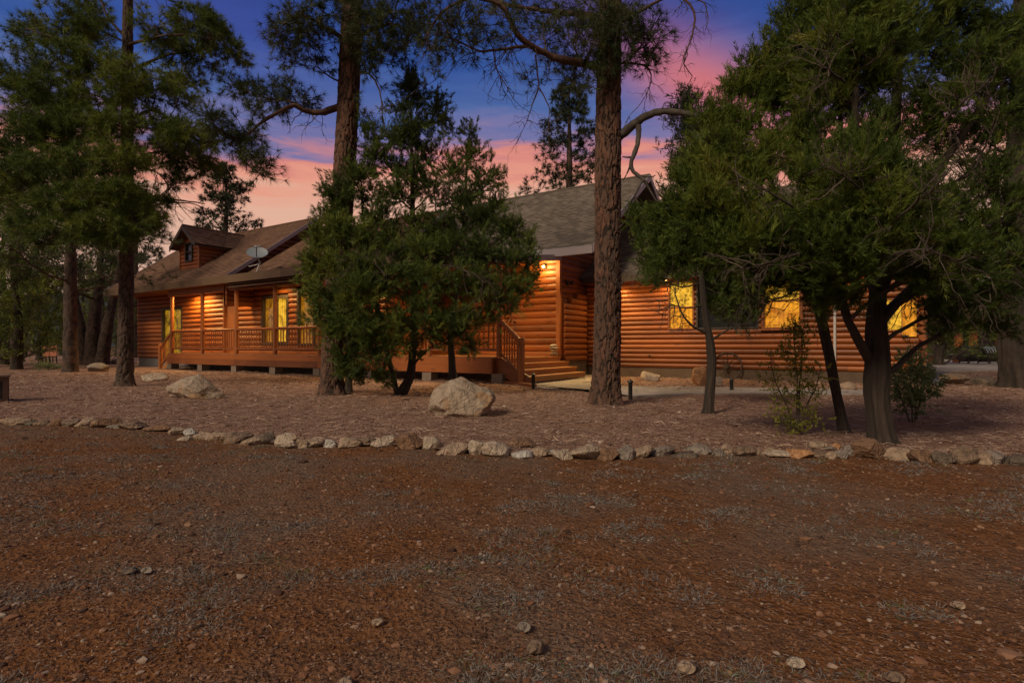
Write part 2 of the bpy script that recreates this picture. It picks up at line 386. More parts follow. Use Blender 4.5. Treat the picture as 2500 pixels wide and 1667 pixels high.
_rock = {}
def rock_mat(kind):
    if kind in _rock: return _rock[kind]
    c = {'cream': ((.27,.20,.14), (.46,.37,.285), (.30,.15,.065)), 'tan': ((.21,.14,.095), (.38,.275,.19), (.26,.12,.05)),
         'rust': ((.105,.055,.030), (.25,.140,.078), (.32,.23,.16)), 'grey': ((.14,.112,.090), (.29,.235,.190), (.24,.15,.09)),
         'brown': ((.105,.068,.046), (.24,.160,.105), (.22,.10,.04)), 'dark': ((.06,.045,.034), (.17,.125,.092), (.18,.11,.065)),
         'white': ((.30,.27,.24), (.50,.45,.40), (.22,.14,.09)), 'pale': ((.23,.165,.115), (.38,.295,.22), (.30,.165,.08)),
         'orange': ((.28,.125,.052), (.46,.25,.12), (.46,.34,.24))}[kind]
    c = tuple(tuple(min(.6, x*1.22) for x in q) for q in c)
    m, t, b = mat('rock_'+kind); n = N(t); v = n.coord('Object')
    g = n.noise(v, 4.5, 6, .62, .3); g2 = n.noise(v, 2.1, 3, .5, .8); fn = n.noise(v, 34, 4, .7)
    col = n.ramp(n.math('ADD', n.math('MULTIPLY', g, .65), n.math('MULTIPLY', fn, .35)), [(.3, c[0]), (.68, c[1])])
    col = n.mix(n.math('MULTIPLY', n.ramp(g2, [(.52, (0,0,0)), (.60, (1,1,1))]), .75), col, c[2])
    vo = n.n('ShaderNodeTexVoronoi', feature='DISTANCE_TO_EDGE'); vo.inputs['Scale'].default_value = 7; wv = n.n('ShaderNodeVectorMath', operation='ADD'); n.l(v, wv.inputs[0])
    nzz = n.n('ShaderNodeTexNoise'); nzz.inputs['Scale'].default_value = 5; n.l(v, nzz.inputs['Vector']); sc_ = n.n('ShaderNodeVectorMath', operation='SCALE'); n.l(nzz.outputs['Color'], sc_.inputs[0]); sc_.inputs['Scale'].default_value = .25
    n.l(sc_.outputs[0], wv.inputs[1]); n.l(wv.outputs[0], vo.inputs['Vector'])
    crk = n.ramp(vo.outputs['Distance'], [(.0, (0,0,0)), (.09, (1,1,1))]); pit = n.ramp(n.noise(v, 13, 4, .7), [(.34, (0,0,0)), (.48, (1,1,1))])
    col = n.mix(n.math('MULTIPLY', n.math('SUBTRACT', 1.0, pit), .42), col, tuple(x*.45 for x in c[0]))
    n.l(col, b.inputs['Base Color']); b.inputs['Roughness'].default_value = .9
    n.bump(n.math('ADD', n.math('ADD', g, n.math('MULTIPLY', fn, .5)), n.math('ADD', n.math('MULTIPLY', crk, .25), n.math('MULTIPLY', pit, .4))), b, .8, .045); _rock[kind] = m; return m

# ================================================================== rocks
import bmesh
def ico(sub):
    bm = bmesh.new(); bmesh.ops.create_icosphere(bm, subdivisions=sub, radius=1)
    V = np.array([v.co[:] for v in bm.verts]); Fc = np.array([[v.index for v in f.verts] for f in bm.faces]); bm.free(); return V, Fc
ICO4, ICO3, ICO1 = ico(5), ico(4), ico(1)
def rock_verts(size, seed, base=None, ncut=11, cut=(.62,.95), rough=.07, flat=.5, block=1.0, taper=0.0):
    r = np.random.default_rng(seed); V, Fc = base or ICO3; V = V.copy()
    V = np.sign(V)*np.abs(V)**block
    for k in range(ncut):
        nrm = r.normal(size=3); nrm[2] *= .8; nrm /= np.linalg.norm(nrm); dd = r.uniform(*cut)
        s = V@nrm; V = V-np.maximum(s-dd, 0)[:, None]*nrm*.93
    V = V*(1+rough*2*(fbm(V*1.7+seed*3.1, 3)-.5)[:, None]+rough*.9*(fbm(V*6+seed, 3)-.5)[:, None])
    V = V/np.abs(V).max(0)
    V[:, 2] = np.where(V[:, 2] < -flat, -flat+(V[:, 2]+flat)*.25, V[:, 2])
    if taper: V[:,2] = -1+(V[:,2]+1)*(1-taper*np.clip((V[:,0]+.05)*2.2, 0, 1)); V[:,2] = np.where(V[:,2] < -flat, -flat+(V[:,2]+flat)*.25, V[:,2])
    V = V*np.array(size)/2
    return V, Fc
def make_rock(name, loc, size, seed, kind, label, cat='stone', group=None, rotz=0, sub=None, **k):
    V, Fc = rock_verts(size, seed, sub, **k)
    c, s = math.cos(rotz), math.sin(rotz); V = np.stack([V[:,0]*c-V[:,1]*s, V[:,0]*s+V[:,1]*c, V[:,2]], 1)
    zb = V[:,2].min(); V[:,2] -= zb
    o = np_mesh(name, V, [Fc], rock_mat(kind), smooth=True)
    try: o.data.set_sharp_from_angle(angle=math.radians(28))
    except Exception: pass
    o.location = (loc[0], loc[1], loc[2]-.012)
    tag(o, label, cat, group); return o

# ================================================================== ground
def grid(xs, ys, off=0.0):
    X, Y = np.meshgrid(xs, ys); Z = ground_h(X, Y)+off
    fall = np.clip((60-np.hypot(X, Y))/20, 0, 1); Z = Z*fall+(1-fall)*off
    nx, ny = len(xs), len(ys); i = np.arange(nx*ny).reshape(ny, nx)
    q = np.stack([i[:-1,:-1], i[:-1,1:], i[1:,1:], i[1:,:-1]], -1).reshape(-1, 4)
    return np.stack([X, Y, Z], -1).reshape(-1, 3), q
ax = np.unique(np.concatenate([np.linspace(-9, 9, 150), np.linspace(-60, 60, 120), np.geomspace(60, 3500, 14), -np.geomspace(60, 3500, 14)]))
ay = np.unique(np.concatenate([np.linspace(-2, 12, 140), np.linspace(-60, 70, 110), np.geomspace(70, 3500, 14), -np.geomspace(60, 3500, 14)]))
V, q = grid(ax, ay)
tag(np_mesh('ground', V, [q], SOIL, smooth=True), kind='structure')
# border line of stones, px along the photograph -> y of their foot on the ground
BL = [(-2500,985),(-400,1012),(0,1034),(113,1042),(230,1047),(340,1053),(446,1062),(558,1071),(640,1081),(720,1092),(816,1095),(912,1099),(1025,1106),(1150,1113),(1255,1117),(1400,1117),(1467,1116),(1548,1114),(1645,1110),(1740,1107),(1844,1110),(1938,1116),(2027,1118),(2103,1118),(2176,1123),(2237,1125),(2336,1135),(2425,1137),(2520,1138),(2700,1142),(3300,1160),(4800,1190)]
def border_y(px): return np.interp(px, [a for a, _ in BL], [b for _, b in BL])
row0 = np.array([G(px, border_y(px)-3) for px in np.concatenate([np.arange(-2200, 4701, 30)])])
rows = []
for k in range(64):
    f = (k/63)**1.6
    far = row0.copy(); far[:, 1] = 62; far[:, 0] = np.linspace(-110, 110, len(row0))
    rows.append(row0*(1-f)+far*f)
V = np.concatenate(rows); V[:, 2] = ground_h(V[:, 0], V[:, 1])*np.clip((60-np.hypot(V[:,0],V[:,1]))/20, 0, 1)+.022
nx = len(row0); i = np.arange(nx*64).reshape(64, nx)
q = np.stack([i[:-1,:-1], i[:-1,1:], i[1:,1:], i[1:,:-1]], -1).reshape(-1, 4)
tag(np_mesh('gravel_bed', V, [q], GRAV, smooth=True), kind='structure')

# ---- distant hills
hx = np.linspace(-2600, 2600, 160); ridge = 95+120*fbm(np.stack([hx/520, hx*0, hx*0], -1), 4)
V = []; 
for k, (dy, hh) in enumerate(((0, 0), (260, .55), (520, 1.0), (900, .3), (1200, 0))):
    V.append(np.stack([hx, 1500+dy+120*np.sin(hx/700), ridge*hh*(.9+.2*fbm(np.stack([hx/150, hx*0+k, hx*0], -1), 3))-1], -1))
V = np.concatenate(V); i = np.arange(5*160).reshape(5, 160)
q = np.stack([i[:-1,:-1], i[:-1,1:], i[1:,1:], i[1:,:-1]], -1).reshape(-1, 4)
tag(np_mesh('hills', V, [q], plain('hazy_hill_scrub', (.045,.060,.075), .95, scale=.01, bump=0), smooth=True), kind='structure')  # bluish distance haze put into the hill colour

# ---- flat quads/needles scatter (stuff)
def scatter_points(n, ymin, ymax, wide=1.12, power=1.0, inside=None):
    t = ymin*(ymax/ymin)**(rng.random(n)**power)
    x = (rng.random(n)*2-1)*t*(1250/F)*wide
    if inside is not None:
        px = CX+F*x/t; py = HY+F*CAMZ/t; b = border_y(px); m = (py < b-6) if inside else (py > b+1)
        t, x = t[m], x[m]
    return x, t
def pebbles(name, x, y, s, matl, tint, zoff=0.0, flatten=.6):
    B, Fb = ICO1; nv = len(B); n = len(x)
    jit = rng.normal(0, .16, (n, nv, 3))+B[None]
    sc = np.stack([s*rng.uniform(.8,1.5,n), s*rng.uniform(.7,1.2,n), s*flatten*rng.uniform(.6,1.2,n)], -1)
    a = rng.random(n)*6.28; c, sn = np.cos(a), np.sin(a); Vv = jit*sc[:, None]
    X = Vv[...,0]*c[:,None]-Vv[...,1]*sn[:,None]+x[:,None]; Y = Vv[...,0]*sn[:,None]+Vv[...,1]*c[:,None]+y[:,None]
    Z = Vv[...,2]+(ground_h(x, y)+zoff+s*.18)[:,None]
    Vv = np.stack([X, Y, Z], -1).reshape(-1, 3)
    Fi = (Fb[None]+(np.arange(n)*nv)[:,None,None]).reshape(-1, 3)
    return tag(np_mesh(name, Vv, [Fi], matl, attrs={'tint': np.repeat(tint, nv)}), kind='stuff')
x, y = scatter_points(36000, 1.45, 7.4, inside=False)
clump = fbm(np.stack([x*.9, y*.9, x*0], -1), 3)
pebbles('pebbles', x, y, np.exp(rng.normal(-5.55, .52, len(x)))*(.75+.1*y), CHIPS, np.clip(rng.random(len(x))**1.5*.95, 0, 1))
x, y = scatter_points(26000, 4.2, 20, inside=True)
pebbles('gravel', x, y, np.exp(rng.normal(-4.75, .35, len(x)))*(.7+.06*y), GCHIPS, np.clip(rng.normal(.5, .2, len(x)), 0, 1), .024, .55)
def blades(name, base, dirs, L, w, matl, tint, bend=.35):
    n = len(base); side = np.cross(dirs, rng.normal(size=(n,3))); side /= np.linalg.norm(side, axis=1, keepdims=True)+1e-9
    mid = base+dirs*L[:,None]*.55; up = np.zeros((n,3)); up[:,2] = -bend
    tip = base+(dirs+up*rng.random((n,1)))*L[:,None]
    Vv = np.stack([base-side*w[:,None]*.5, base+side*w[:,None]*.5, mid+side*w[:,None]*.42, tip, mid-side*w[:,None]*.42], 1).reshape(-1, 3)
    i0 = np.arange(n)*5
    return tag(np_mesh(name, Vv, [np.stack([i0, i0+1, i0+2, i0+4], -1), np.stack([i0+4, i0+2, i0+3], -1)], matl, attrs={'tint': np.repeat(tint, 5)}), kind='stuff')
# dead grey grass tufts, in patches
x, y = scatter_points(7000, 1.5, 7.2, inside=False)
pt = fbm(np.stack([x*2.6+4, y*4.2, x*0], -1), 4); keep = pt > np.quantile(pt, .70)
x, y, pt = x[keep], y[keep], pt[keep]; nb = 24; n0 = len(x)
rad = rng.uniform(.015, .05, n0)*(.8+.07*y)
bx = np.repeat(x, nb)+rng.normal(0, 1, n0*nb)*np.repeat(rad, nb); by = np.repeat(y, nb)+rng.normal(0, 1, n0*nb)*np.repeat(rad, nb)
dv = np.stack([(bx-np.repeat(x, nb))/np.repeat(rad, nb)*.55, (by-np.repeat(y, nb))/np.repeat(rad, nb)*.55, rng.uniform(.25, 1., n0*nb)], -1)+rng.normal(0, .3, (n0*nb, 3))
dv[:,2] = np.abs(dv[:,2])*.5; dv /= np.linalg.norm(dv, axis=1, keepdims=True)
green = np.where(rng.random(n0) < .07, .95, 0)
tn = np.where(np.repeat(green, nb) > 0, .95, np.clip(rng.normal(.42, .2, n0*nb), 0, .86))
blades('dry_grass', np.stack([bx, by, ground_h(bx, by)-.002], -1), dv, rng.uniform(.012, .034, n0*nb)*(.9+.08*np.repeat(y, nb)), rng.uniform(.0016, .0032, n0*nb)*(.6+.22*np.repeat(y, nb)), GRASS, tn)
# fallen needles and bits of bark, lying flat
def litter(name, x, y, L, w, tint, zoff):
    n = len(x); a = rng.random(n)*6.28
    dv = np.stack([np.cos(a), np.sin(a), rng.normal(.04, .10, n)], -1)
    base = np.stack([x, y, ground_h(x, y)+zoff], -1)
    side = np.stack([-np.sin(a), np.cos(a), rng.normal(0, .5, n)], -1)
    cv = side*L[:,None]*rng.normal(0, .12, (n,1))
    V_ = np.stack([base-side*w[:,None]*.5, base+side*w[:,None]*.5, base+dv*L[:,None]*.5+cv+side*w[:,None]*.5, base+dv*L[:,None]*.5+cv-side*w[:,None]*.5, base+dv*L[:,None]+side*w[:,None]*.3, base+dv*L[:,None]-side*w[:,None]*.3], 1).reshape(-1, 3)
    V_[:,2] = np.maximum(V_[:,2], ground_h(V_[:,0], V_[:,1])+zoff*.5)
    i0 = np.arange(n)*6
    return tag(np_mesh(name, V_, [np.stack([i0, i0+1, i0+2, i0+3], -1), np.stack([i0+3, i0+2, i0+4, i0+5], -1)], LITTER, attrs={'tint': np.repeat(tint, 6)}), kind='stuff')
x, y = scatter_points(34000, 1.45, 7.4, inside=False)
litter('bark_litter', x, y, rng.uniform(.007, .026, len(x))*(.75+.12*y), rng.uniform(.001, .0032, len(x))*(.6+.2*y), np.clip(rng.normal(.18, .20, len(x)), 0, 1), .006)
x, y = scatter_points(42000, 4.2, 22, inside=True)
litter('pine_needle_litter', x, y, rng.uniform(.05, .14, len(x))*(.8+.05*y), rng.uniform(.003, .007, len(x))*(.5+.09*y), np.clip(rng.normal(.5, .27, len(x)), 0, 1), .036)

# ---- border stones (px0, px1, top, bottom, colour, shape words)
ST = [(0,55,1010,1033,'tan','flat'),(55,82,1022,1040,'dark','small'),(82,114,1025,1041,'brown','small'),(113,147,1020,1042,'rust','blocky'),(147,188,1022,1044,'brown','low'),
(180,231,1021,1046,'tan','rounded'),(231,288,1021,1048,'rust','long'),(256,294,1040,1051,'grey','small flat'),(288,340,1029,1053,'brown','rounded'),(354,414,1036,1055,'rust','flat slab-like'),
(403,446,1039,1061,'tan','blocky'),(435,468,1057,1069,'cream','small flat'),(446,471,1040,1062,'white','small'),(469,509,1043,1068,'tan','rounded'),(503,558,1043,1071,'tan','long'),
(546,600,1048,1076,'brown','wedge-shaped'),(589,640,1053,1081,'tan','lumpy'),(636,672,1048,1080,'dark','angular'),(664,720,1056,1093,'cream','angular'),(716,750,1064,1093,'tan','small rough'),
(744,788,1060,1091,'tan','rough'),(788,816,1063,1092,'white','small mottled'),(816,871,1060,1097,'tan','smooth egg-shaped'),(871,912,1068,1092,'brown','low'),(910,965,1066,1100,'cream','many-sided'),
(962,1025,1060,1104,'rust','tall jagged'),(1025,1073,1068,1105,'cream','pointed'),(1070,1150,1083,1113,'tan','long low'),(1147,1197,1068,1112,'cream','pitted'),(1185,1255,1077,1117,'cream','large wedge-shaped'),
(1244,1302,1073,1099,'rust','dark half-hidden'),(1254,1305,1091,1118,'white','rough'),(1302,1338,1087,1114,'tan','small'),(1335,1358,1092,1109,'white','very small'),(1348,1398,1086,1118,'cream','five-sided'),
(1399,1467,1079,1116,'pale','large'),(1468,1511,1083,1116,'rust','dark rounded'),(1510,1548,1079,1115,'grey','rounded'),(1546,1592,1076,1113,'tan','ridged'),(1590,1645,1081,1109,'grey','long'),
(1645,1686,1082,1101,'brown','low'),(1640,1703,1097,1114,'dark','flat'),(1685,1740,1074,1105,'grey','smooth round'),(1742,1770,1085,1108,'grey','small'),(1767,1797,1078,1106,'tan','small upright'),
(1801,1844,1078,1110,'brown','rounded'),(1836,1865,1090,1109,'tan','small'),(1864,1894,1085,1112,'tan','blocky'),(1883,1938,1094,1116,'cream','flat slanting'),(1902,1933,1083,1099,'rust','small'),
(1933,1985,1088,1120,'orange','round'),(1980,2027,1077,1106,'tan','piled'),(2005,2043,1085,1106,'grey','piled'),(2030,2054,1080,1103,'orange','small'),(1985,2027,1103,1122,'brown','low'),
(2021,2049,1105,1125,'tan','small'),(2046,2071,1101,1125,'grey','small'),(2068,2103,1087,1117,'grey','round'),(2103,2176,1075,1124,'rust','very large dark'),(2175,2237,1088,1124,'tan','large rounded'),
(2237,2292,1095,1131,'rust','blocky'),(2289,2336,1098,1135,'dark','rough'),(2335,2392,1088,1136,'brown','large slanting'),(2389,2425,1100,1137,'tan','dark'),(2422,2466,1097,1135,'grey','knobbly'),(2467,2520,1105,1138,'dark','smooth')]
CW = {'tan':'tan','cream':'cream','rust':'rust-brown','grey':'grey','brown':'brown','dark':'dark','white':'whitish','pale':'pale','orange':'orange-tan'}
LM = [(0,'the left edge'),(450,'below the long low boulder'),(1125,'below the big pale boulder'),(1480,'below the thick pine trunk'),(1720,'below the thin bent trunk'),(2130,'at the thick juniper trunk'),(2500,'the right edge')]
ORD = ['first','second','third','fourth','fifth','sixth','seventh','eighth','ninth','tenth','eleventh','twelfth']
def stone_label(k):
    x0, x1, _, _, c, sh = ST[k]; xc = (x0+x1)/2
    # nearest landmark stone index
    best = None
    for lx, nm in LM:
        if lx == 0:
            cand = (k, f'{ORD[k]} from the left end of the stone border') if k < 6 else None
        elif lx == 2500:
            j = len(ST)-1-k; cand = (j, f'{ORD[j]} from the right end of the stone border') if j < 5 else None
        else:
            kc = min(range(len(ST)), key=lambda q: abs((ST[q][0]+ST[q][1])/2-lx)); j = k-kc
            if abs(j) > 11: cand = None
            elif j == 0: cand = (0, f'in the border row {nm}')
            else: cand = (abs(j), f'{ORD[abs(j)-1]} border stone {"right" if j > 0 else "left"} of that {nm}')
        if cand and (best is None or cand[0] < best[0]): best = cand
    s = f'{sh} {CW[c]} stone, {best[1]}'.replace('dark dark', 'dark')
    return s
for k, (x0, x1, y0, y1, c, sh) in enumerate(ST):
    b = G((x0+x1)/2, y1); t = b[1]; w = (x1-x0)/F*t*1.38; h = (y1-y0)/F*t*rng.uniform(.95, 1.2)
    dep = w*.8 if 'flat' not in sh and 'long' not in sh else w*.6
    ang = any(s in sh for s in ('angular','wedge','many','five','pointed','jagged','blocky','ridged'))
    make_rock('border_stone', (b[0], b[1]+dep*.30, ground_h(b[0], b[1])), (w, dep, h*1.12), 100+k, c, stone_label(k), 'stone', 'stones of the border row across the yard',
              rotz=rng.uniform(-.5, .5), ncut=16 if ang else 12, cut=(.40,.8) if ang else (.5,.9), rough=.20, flat=.5)

# ---- boulders and single rocks
def rock_px(name, x0, x1, y0, y1, kind, label, seed, cat='rock', depth=.8, sub=None, **k):
    b = G((x0+x1)/2, y1); t = b[1]; w = (x1-x0)/F*t*1.04; h = (y1-y0)/F*t
    return make_rock(name, (b[0], b[1]+w*depth*.35, ground_h(b[0], b[1])+.02), (w, w*depth, h*1.05), seed, kind, label, cat, sub=sub, **k)
rock_px('boulder', 1042, 1206, 902, 1022, 'pale', 'big pale sandstone boulder standing in front of the porch, largest in the yard', 311, 'boulder', .75, ICO4, ncut=14, cut=(.66,.97), rough=.15, flat=.62, block=.62, taper=.18)
rock_px('boulder', 389, 543, 898, 976, 'pale', 'long low grey and tan boulder, humped at its left end, left of the middle pine', 322, 'boulder', .7, ICO4, ncut=14, cut=(.6,.95), rough=.16, block=.8, taper=.42)
rock_px('rock', 205, 253, 881, 907, 'grey', 'grey-brown rock on the gravel between the two left pine trunks', 341)
rock_px('rock', 266, 292, 874, 890, 'cream', 'cream rock showing just left of the left pine trunk', 342)
rock_px('rock', 332, 366, 876, 892, 'tan', 'rounded tan rock beside the cabin foundation right of the left pine', 343)
rock_px('rock', 334, 396, 906, 932, 'cream', 'long cream rock with jagged edge right of the left pine trunk', 344, ncut=14, cut=(.5,.9))
rock_px('rock', 1567, 1614, 903, 932, 'cream', 'cream pyramid-like rock on the bed by the log wall', 345, ncut=14, cut=(.5,.85))
rock_px('rock', 1694, 1738, 888, 944, 'orange', 'upright orange and cream rock left of the thin bent trunk', 346, ncut=12, cut=(.6,.95), block=.7, flat=.9)
rock_px('rock', 1748, 1765, 912, 944, 'cream', 'small cream rock under the wagon wheel right of the thin bent trunk', 347)
rock_px('rock', 1516, 1526, 886, 912, 'rust', 'rust-red rounded rock half hidden behind the middle pine trunk', 348)
rock_px('rock', 2309, 2382, 905, 939, 'brown', 'brown peaked rock at the patio edge, left of the right edge trunk', 349)
rock_px('rock', 2380, 2452, 915, 945, 'dark', 'dark low rock against the foot of the right edge trunk', 350)
rock_px('rock', 2052, 2096, 930, 956, 'tan', 'tan block of rock beside the walk between the two juniper trunks', 351)
rock_px('rock', 1398, 1428, 876, 917, 'grey', 'grey rough stone set beside the porch steps against the wall', 352, depth=.6)
for (x0, x1, y0, y1, kd, lab, sd) in ((288,326,1394,1408,'dark','dark pebble with a white top in the left foreground soil',401),(340,368,1392,1408,'grey','pale grey pebble lying in soil right of the dark one',402),
        (1928,1972,1603,1628,'cream','pointed whitish stone in the right foreground soil',403),(1655,1705,1625,1655,'tan','oval tan stone at the bottom edge of the foreground',404),
        (2330,2362,1452,1470,'tan','tan stone alone in soil at the right foreground',405),(905,935,1512,1528,'tan','round tan pebble near the lower middle of the foreground',406),
        (825,858,1655,1672,'tan','tan pebble cut by the bottom edge left of the middle',407),(2170,2215,1642,1672,'brown','brown stone cut by the bottom edge at the right',408),
        (1262,1296,1530,1556,'grey','grey flat stone beside a sage tuft in the foreground',409),(1286,1330,1578,1612,'brown','brown flat stone below the sage tuft in the foreground',410)):
    rock_px('loose_stone', x0, x1, y0, y1, kd, lab, sd, 'stone', depth=.8, sub=ICO3)
# ================================================================== the log cabin (u along its front to the right, v into it)
CA, SA = .84, .5426
_nrm = math.hypot(CA, SA); CA /= _nrm; SA /= _nrm
HANG = -math.atan2(SA, CA)
HO = np.array([-14.0, 15.0, 0.0])
def hw(u, v, z=0): return np.array([u*CA+v*SA, -u*SA+v*CA, z])
def kk(px): X = (px-CX)/F; return SA*X+CA, CA*X-SA
def hu(px, v): a, b = kk(px); return v/a*b
def hz(px, py, v): a, b = kk(px); return CAMZ+(HY-py)/F*v/a
house = thing('log_cabin', 'long log cabin with railed porch, brown shingle roofs and lit windows behind the trees', 'house', hw(HO[0], HO[1]), HANG)
def hm(): return MB(HO)
CRS = .20
def log_wall(name, o, dr, nm, s0, s1, z0, z1, holes=(), top=None, mat_=LOG, bulge=.085, crs=CRS, side=None):
    """half-round siding; o: plan origin, dr: direction along, nm: outward normal (plan); top(s)->z clips under a rake"""
    m = hm(); dr = np.array(dr, float); nm = np.array(nm, float); o = np.array(o, float); r = random.Random(hash(name) % 999+int(s0*10))
    k = 0; z = z0
    while z < z1-.03:
        za, zb = z, min(z+crs, z1); zc = (za+zb)/2
        spans = [(s0, s1)]
        if top is not None:
            ss = np.linspace(s0, s1, 160); ok = np.array([top(s) > zb-.02 for s in ss])
            if not ok.any(): z += crs; continue
            spans = [(ss[ok][0], ss[ok][-1])]
        for (h0, h1, hz0, hz1) in holes:
            if zc > hz0 and zc < hz1:
                ns = []
                for a, b in spans:
                    if h1 <= a or h0 >= b: ns.append((a, b)); continue
                    if h0 > a: ns.append((a, h0))
                    if h1 < b: ns.append((h1, b))
                spans = ns
        # random butt joints
        sp2 = []
        for a, b in spans:
            L = b-a
            while L > 5.5:
                c = a+r.uniform(2.8, 4.9); sp2.append((a, c)); a = c; L = b-a
            sp2.append((a, b))
        for a, b in sp2:
            if b-a < .02: continue
            vs = []; n = 7; seg = max(1, int((b-a)/1.2)); tint = r.uniform(.18, .82)
            wob = [r.uniform(-.006, .006) for _ in range(seg+1)]
            for j in range(seg+1):
                s = a+(b-a)*j/seg
                for i in range(n):
                    th = math.pi*i/(n-1); zz = zc-(zb-za)/2*math.cos(th); bb = bulge*(math.sin(th)**.75)+wob[j]*math.sin(th)
                    p = o+dr*s+nm*bb; vs.append((p[0], p[1], zz))
            fs = [(j*n+i, (j+1)*n+i, (j+1)*n+i+1, j*n+i+1) for j in range(seg) for i in range(n-1)]
            fs += [tuple(range(n)), tuple(seg*n+i for i in range(n))[::-1]]
            m.add(vs, fs, tint=tint)
        z += crs; k += 1
    # sheathing behind
    def pt(s, z, d=-.10): p = o+dr*s+nm*d; return (p[0], p[1], z)
    if top is None:
        m.add([pt(s0, z0), pt(s1, z0), pt(s1, z1), pt(s0, z1)], [(0,1,2,3)], tint=.2)
    else:
        ss = np.linspace(s0, s1, 14); lo = [pt(s, z0) for s in ss]; hi = [pt(s, max(z0+.01, min(z1, top(s)-.01))) for s in ss]
        m.add(lo+hi, [(i, i+1, 14+i+1, 14+i) for i in range(13)], tint=.2)
    return m.build(name, mat_, house, smooth=True)
def window(s0, s1, z0, z1, v, pane, frame=DARKW, mull=(), sash=None, fw=.07, name='window', label=None, depth=.10, upper=None):
    m = hm(); a, b = v-.085, v+.09
    m.box((s0-fw, a, z0-fw), (s0, b, z1+fw)); m.box((s1, a, z0-fw), (s1+fw, b, z1+fw))
    m.box((s0, a, z1), (s1, b, z1+fw)); m.box((s0, a, z0-fw), (s1, b, z0))
    for u in mull: m.box((u-.025, a+.03, z0), (u+.025, b-.02, z1))
    if sash: m.box((s0, a+.035, sash-.025), (s1, b-.02, sash+.025))
    f = m.build(name, frame, house)
    if label: f['label'] = label
    for (a_, b_, pm) in (((z0, sash, pane), (sash, z1, upper or pane)) if sash else ((z0, z1, pane),)):
        q = hm(); q.add([(s0, v+.05, a_), (s1, v+.05, a_), (s1, v+.05, b_), (s0, v+.05, b_)], [(0,1,2,3)]); q.build('pane', pm, f)
    return f
def shingle_roof(name, u0, u1, ve, ze, vr, zr, mt, left=None, thick=.10, back=True, fas=FASC, rake=.15, expo=.145, parent=None, rake_l=True, rake_r=True, back_to=None, along='u'):
    """courses of overlapping strips from eave up to ridge. along='u': eave runs in u, slope in v; along='v': eave runs in v, slope in u"""
    def Q(a, b, z): return (a, b, z) if along == 'u' else (b, a, z)
    m = hm(); L = math.hypot(vr-ve, zr-ze); nrow = int(L/expo); sg = 1 if vr > ve else -1
    nz_, nv_ = abs(vr-ve)/L, -(zr-ze)/L*sg
    def slope(v0, z0, v1, z1):
        for k in range(nrow):
            f0, f1 = k/nrow, (k+1)/nrow
            va, za = v0+(v1-v0)*f0, z0+(z1-z0)*f0; vb, zb = v0+(v1-v0)*f1, z0+(z1-z0)*f1
            s_ = 1 if v1 > v0 else -1; ny = -(zr-ze)/L*s_; nz2 = abs(vr-ve)/L; h = .022
            pa = (va+ny*h, za+nz2*h); pb = (vb+ny*.004, zb+nz2*.004); pc = (va, za)
            d = L*f0; d1 = L*f1
            m.add([Q(u0, *pa), Q(u1, *pa), Q(u1, *pb), Q(u0, *pb)], [(0,1,2,3)], uv=[(u0, d), (u1, d), (u1, d1), (u0, d1)])
            m.add([Q(u0, *pc), Q(u1, *pc), Q(u1, *pa), Q(u0, *pa)], [(0,1,2,3)], uv=[(u0, d), (u1, d), (u1, d), (u0, d)])
    slope(ve, ze, vr, zr)
    vb = 2*vr-ve; zb_ = ze
    if back_to is not None: f = (back_to-vr)/(vb-vr); vb = back_to; zb_ = zr+(ze-zr)*f
    if back:
        slope(vb, zb_, vr, zr) if back_to is None else m.add([Q(u0, vb, zb_), Q(u1, vb, zb_), Q(u1, vr, zr), Q(u0, vr, zr)], [(0,1,2,3)], uv=[(u0,0),(u1,0),(u1,5),(u0,5)])
        m.tube([Q(u0, vr, zr+.01), Q(u1, vr, zr+.01)], .06, 6)
    # underside
    m.add([Q(u0+.01, ve, ze-thick), Q(u1-.01, ve, ze-thick), Q(u1-.01, vr, zr-thick), Q(u0+.01, vr, zr-thick)], [(0,1,2,3)])
    if back: m.add([Q(u0+.01, vb, zb_-thick), Q(u1-.01, vb, zb_-thick), Q(u1-.01, vr, zr-thick), Q(u0+.01, vr, zr-thick)], [(0,1,2,3)])
    r = m.build(name, mt, parent or house)
    for uu, on, sgn in ((u0, rake_l, -1), (u1, rake_r, 1)):
        if not on: continue
        fm = hm()
        ua, ub = (uu-.035, uu+.0) if sgn < 0 else (uu-.0, uu+.035)
        for (v0, z0, v1, z1) in ((ve, ze, vr, zr),)+(((vb, zb_, vr, zr),) if back else ()):
            fm.prism([Q(ua, v0, z0+.03), Q(ua, v1, z1+.03), Q(ua, v1, z1+.03-rake*1.2), Q(ua, v0, z0+.03-rake*1.2)], np.array(Q(ub, 0, 0))-np.array(Q(ua, 0, 0)))
        fm.build('rake_board', fas, r)
    return r

VW, VE, ZE = 13.2, 11.75, 3.68          # left wing wall, porch eave
PU = [-25.4+2.45*k for k in range(8)]; VP = 12.15; DZ = .72
# ---- left wing roof, gable to the right of it, lower porch roofs
PL = .725; VR1 = 15.87; ZR1 = ZE+PL*(VR1-VE)
shingle_roof('roof', -31.0, -20.6, VE, ZE, VR1, ZR1, ROOFL, fas=FASC2)
VM, ZM = 15.7, 3.30+.69*(15.7-11.85)
shingle_roof('roof', -20.55, -13.0, 11.80, 3.34, VM, ZM, ROOFL, fas=FASC2, rake_l=False)
shingle_roof('roof', -12.96, -8.15, 11.80, 3.34, 15.45, 3.86, ROOFR, back=False, fas=FASC2, rake_l=False)
def under(v): return ZE+PL*(min(v, 2*VR1-v)-VE)-.10
log_wall('log_wall', (-21.0, 0), (0, 1), (1, 0), 12.0, 15.8, 2.6, 6.6, top=under, mat_=LOGV)
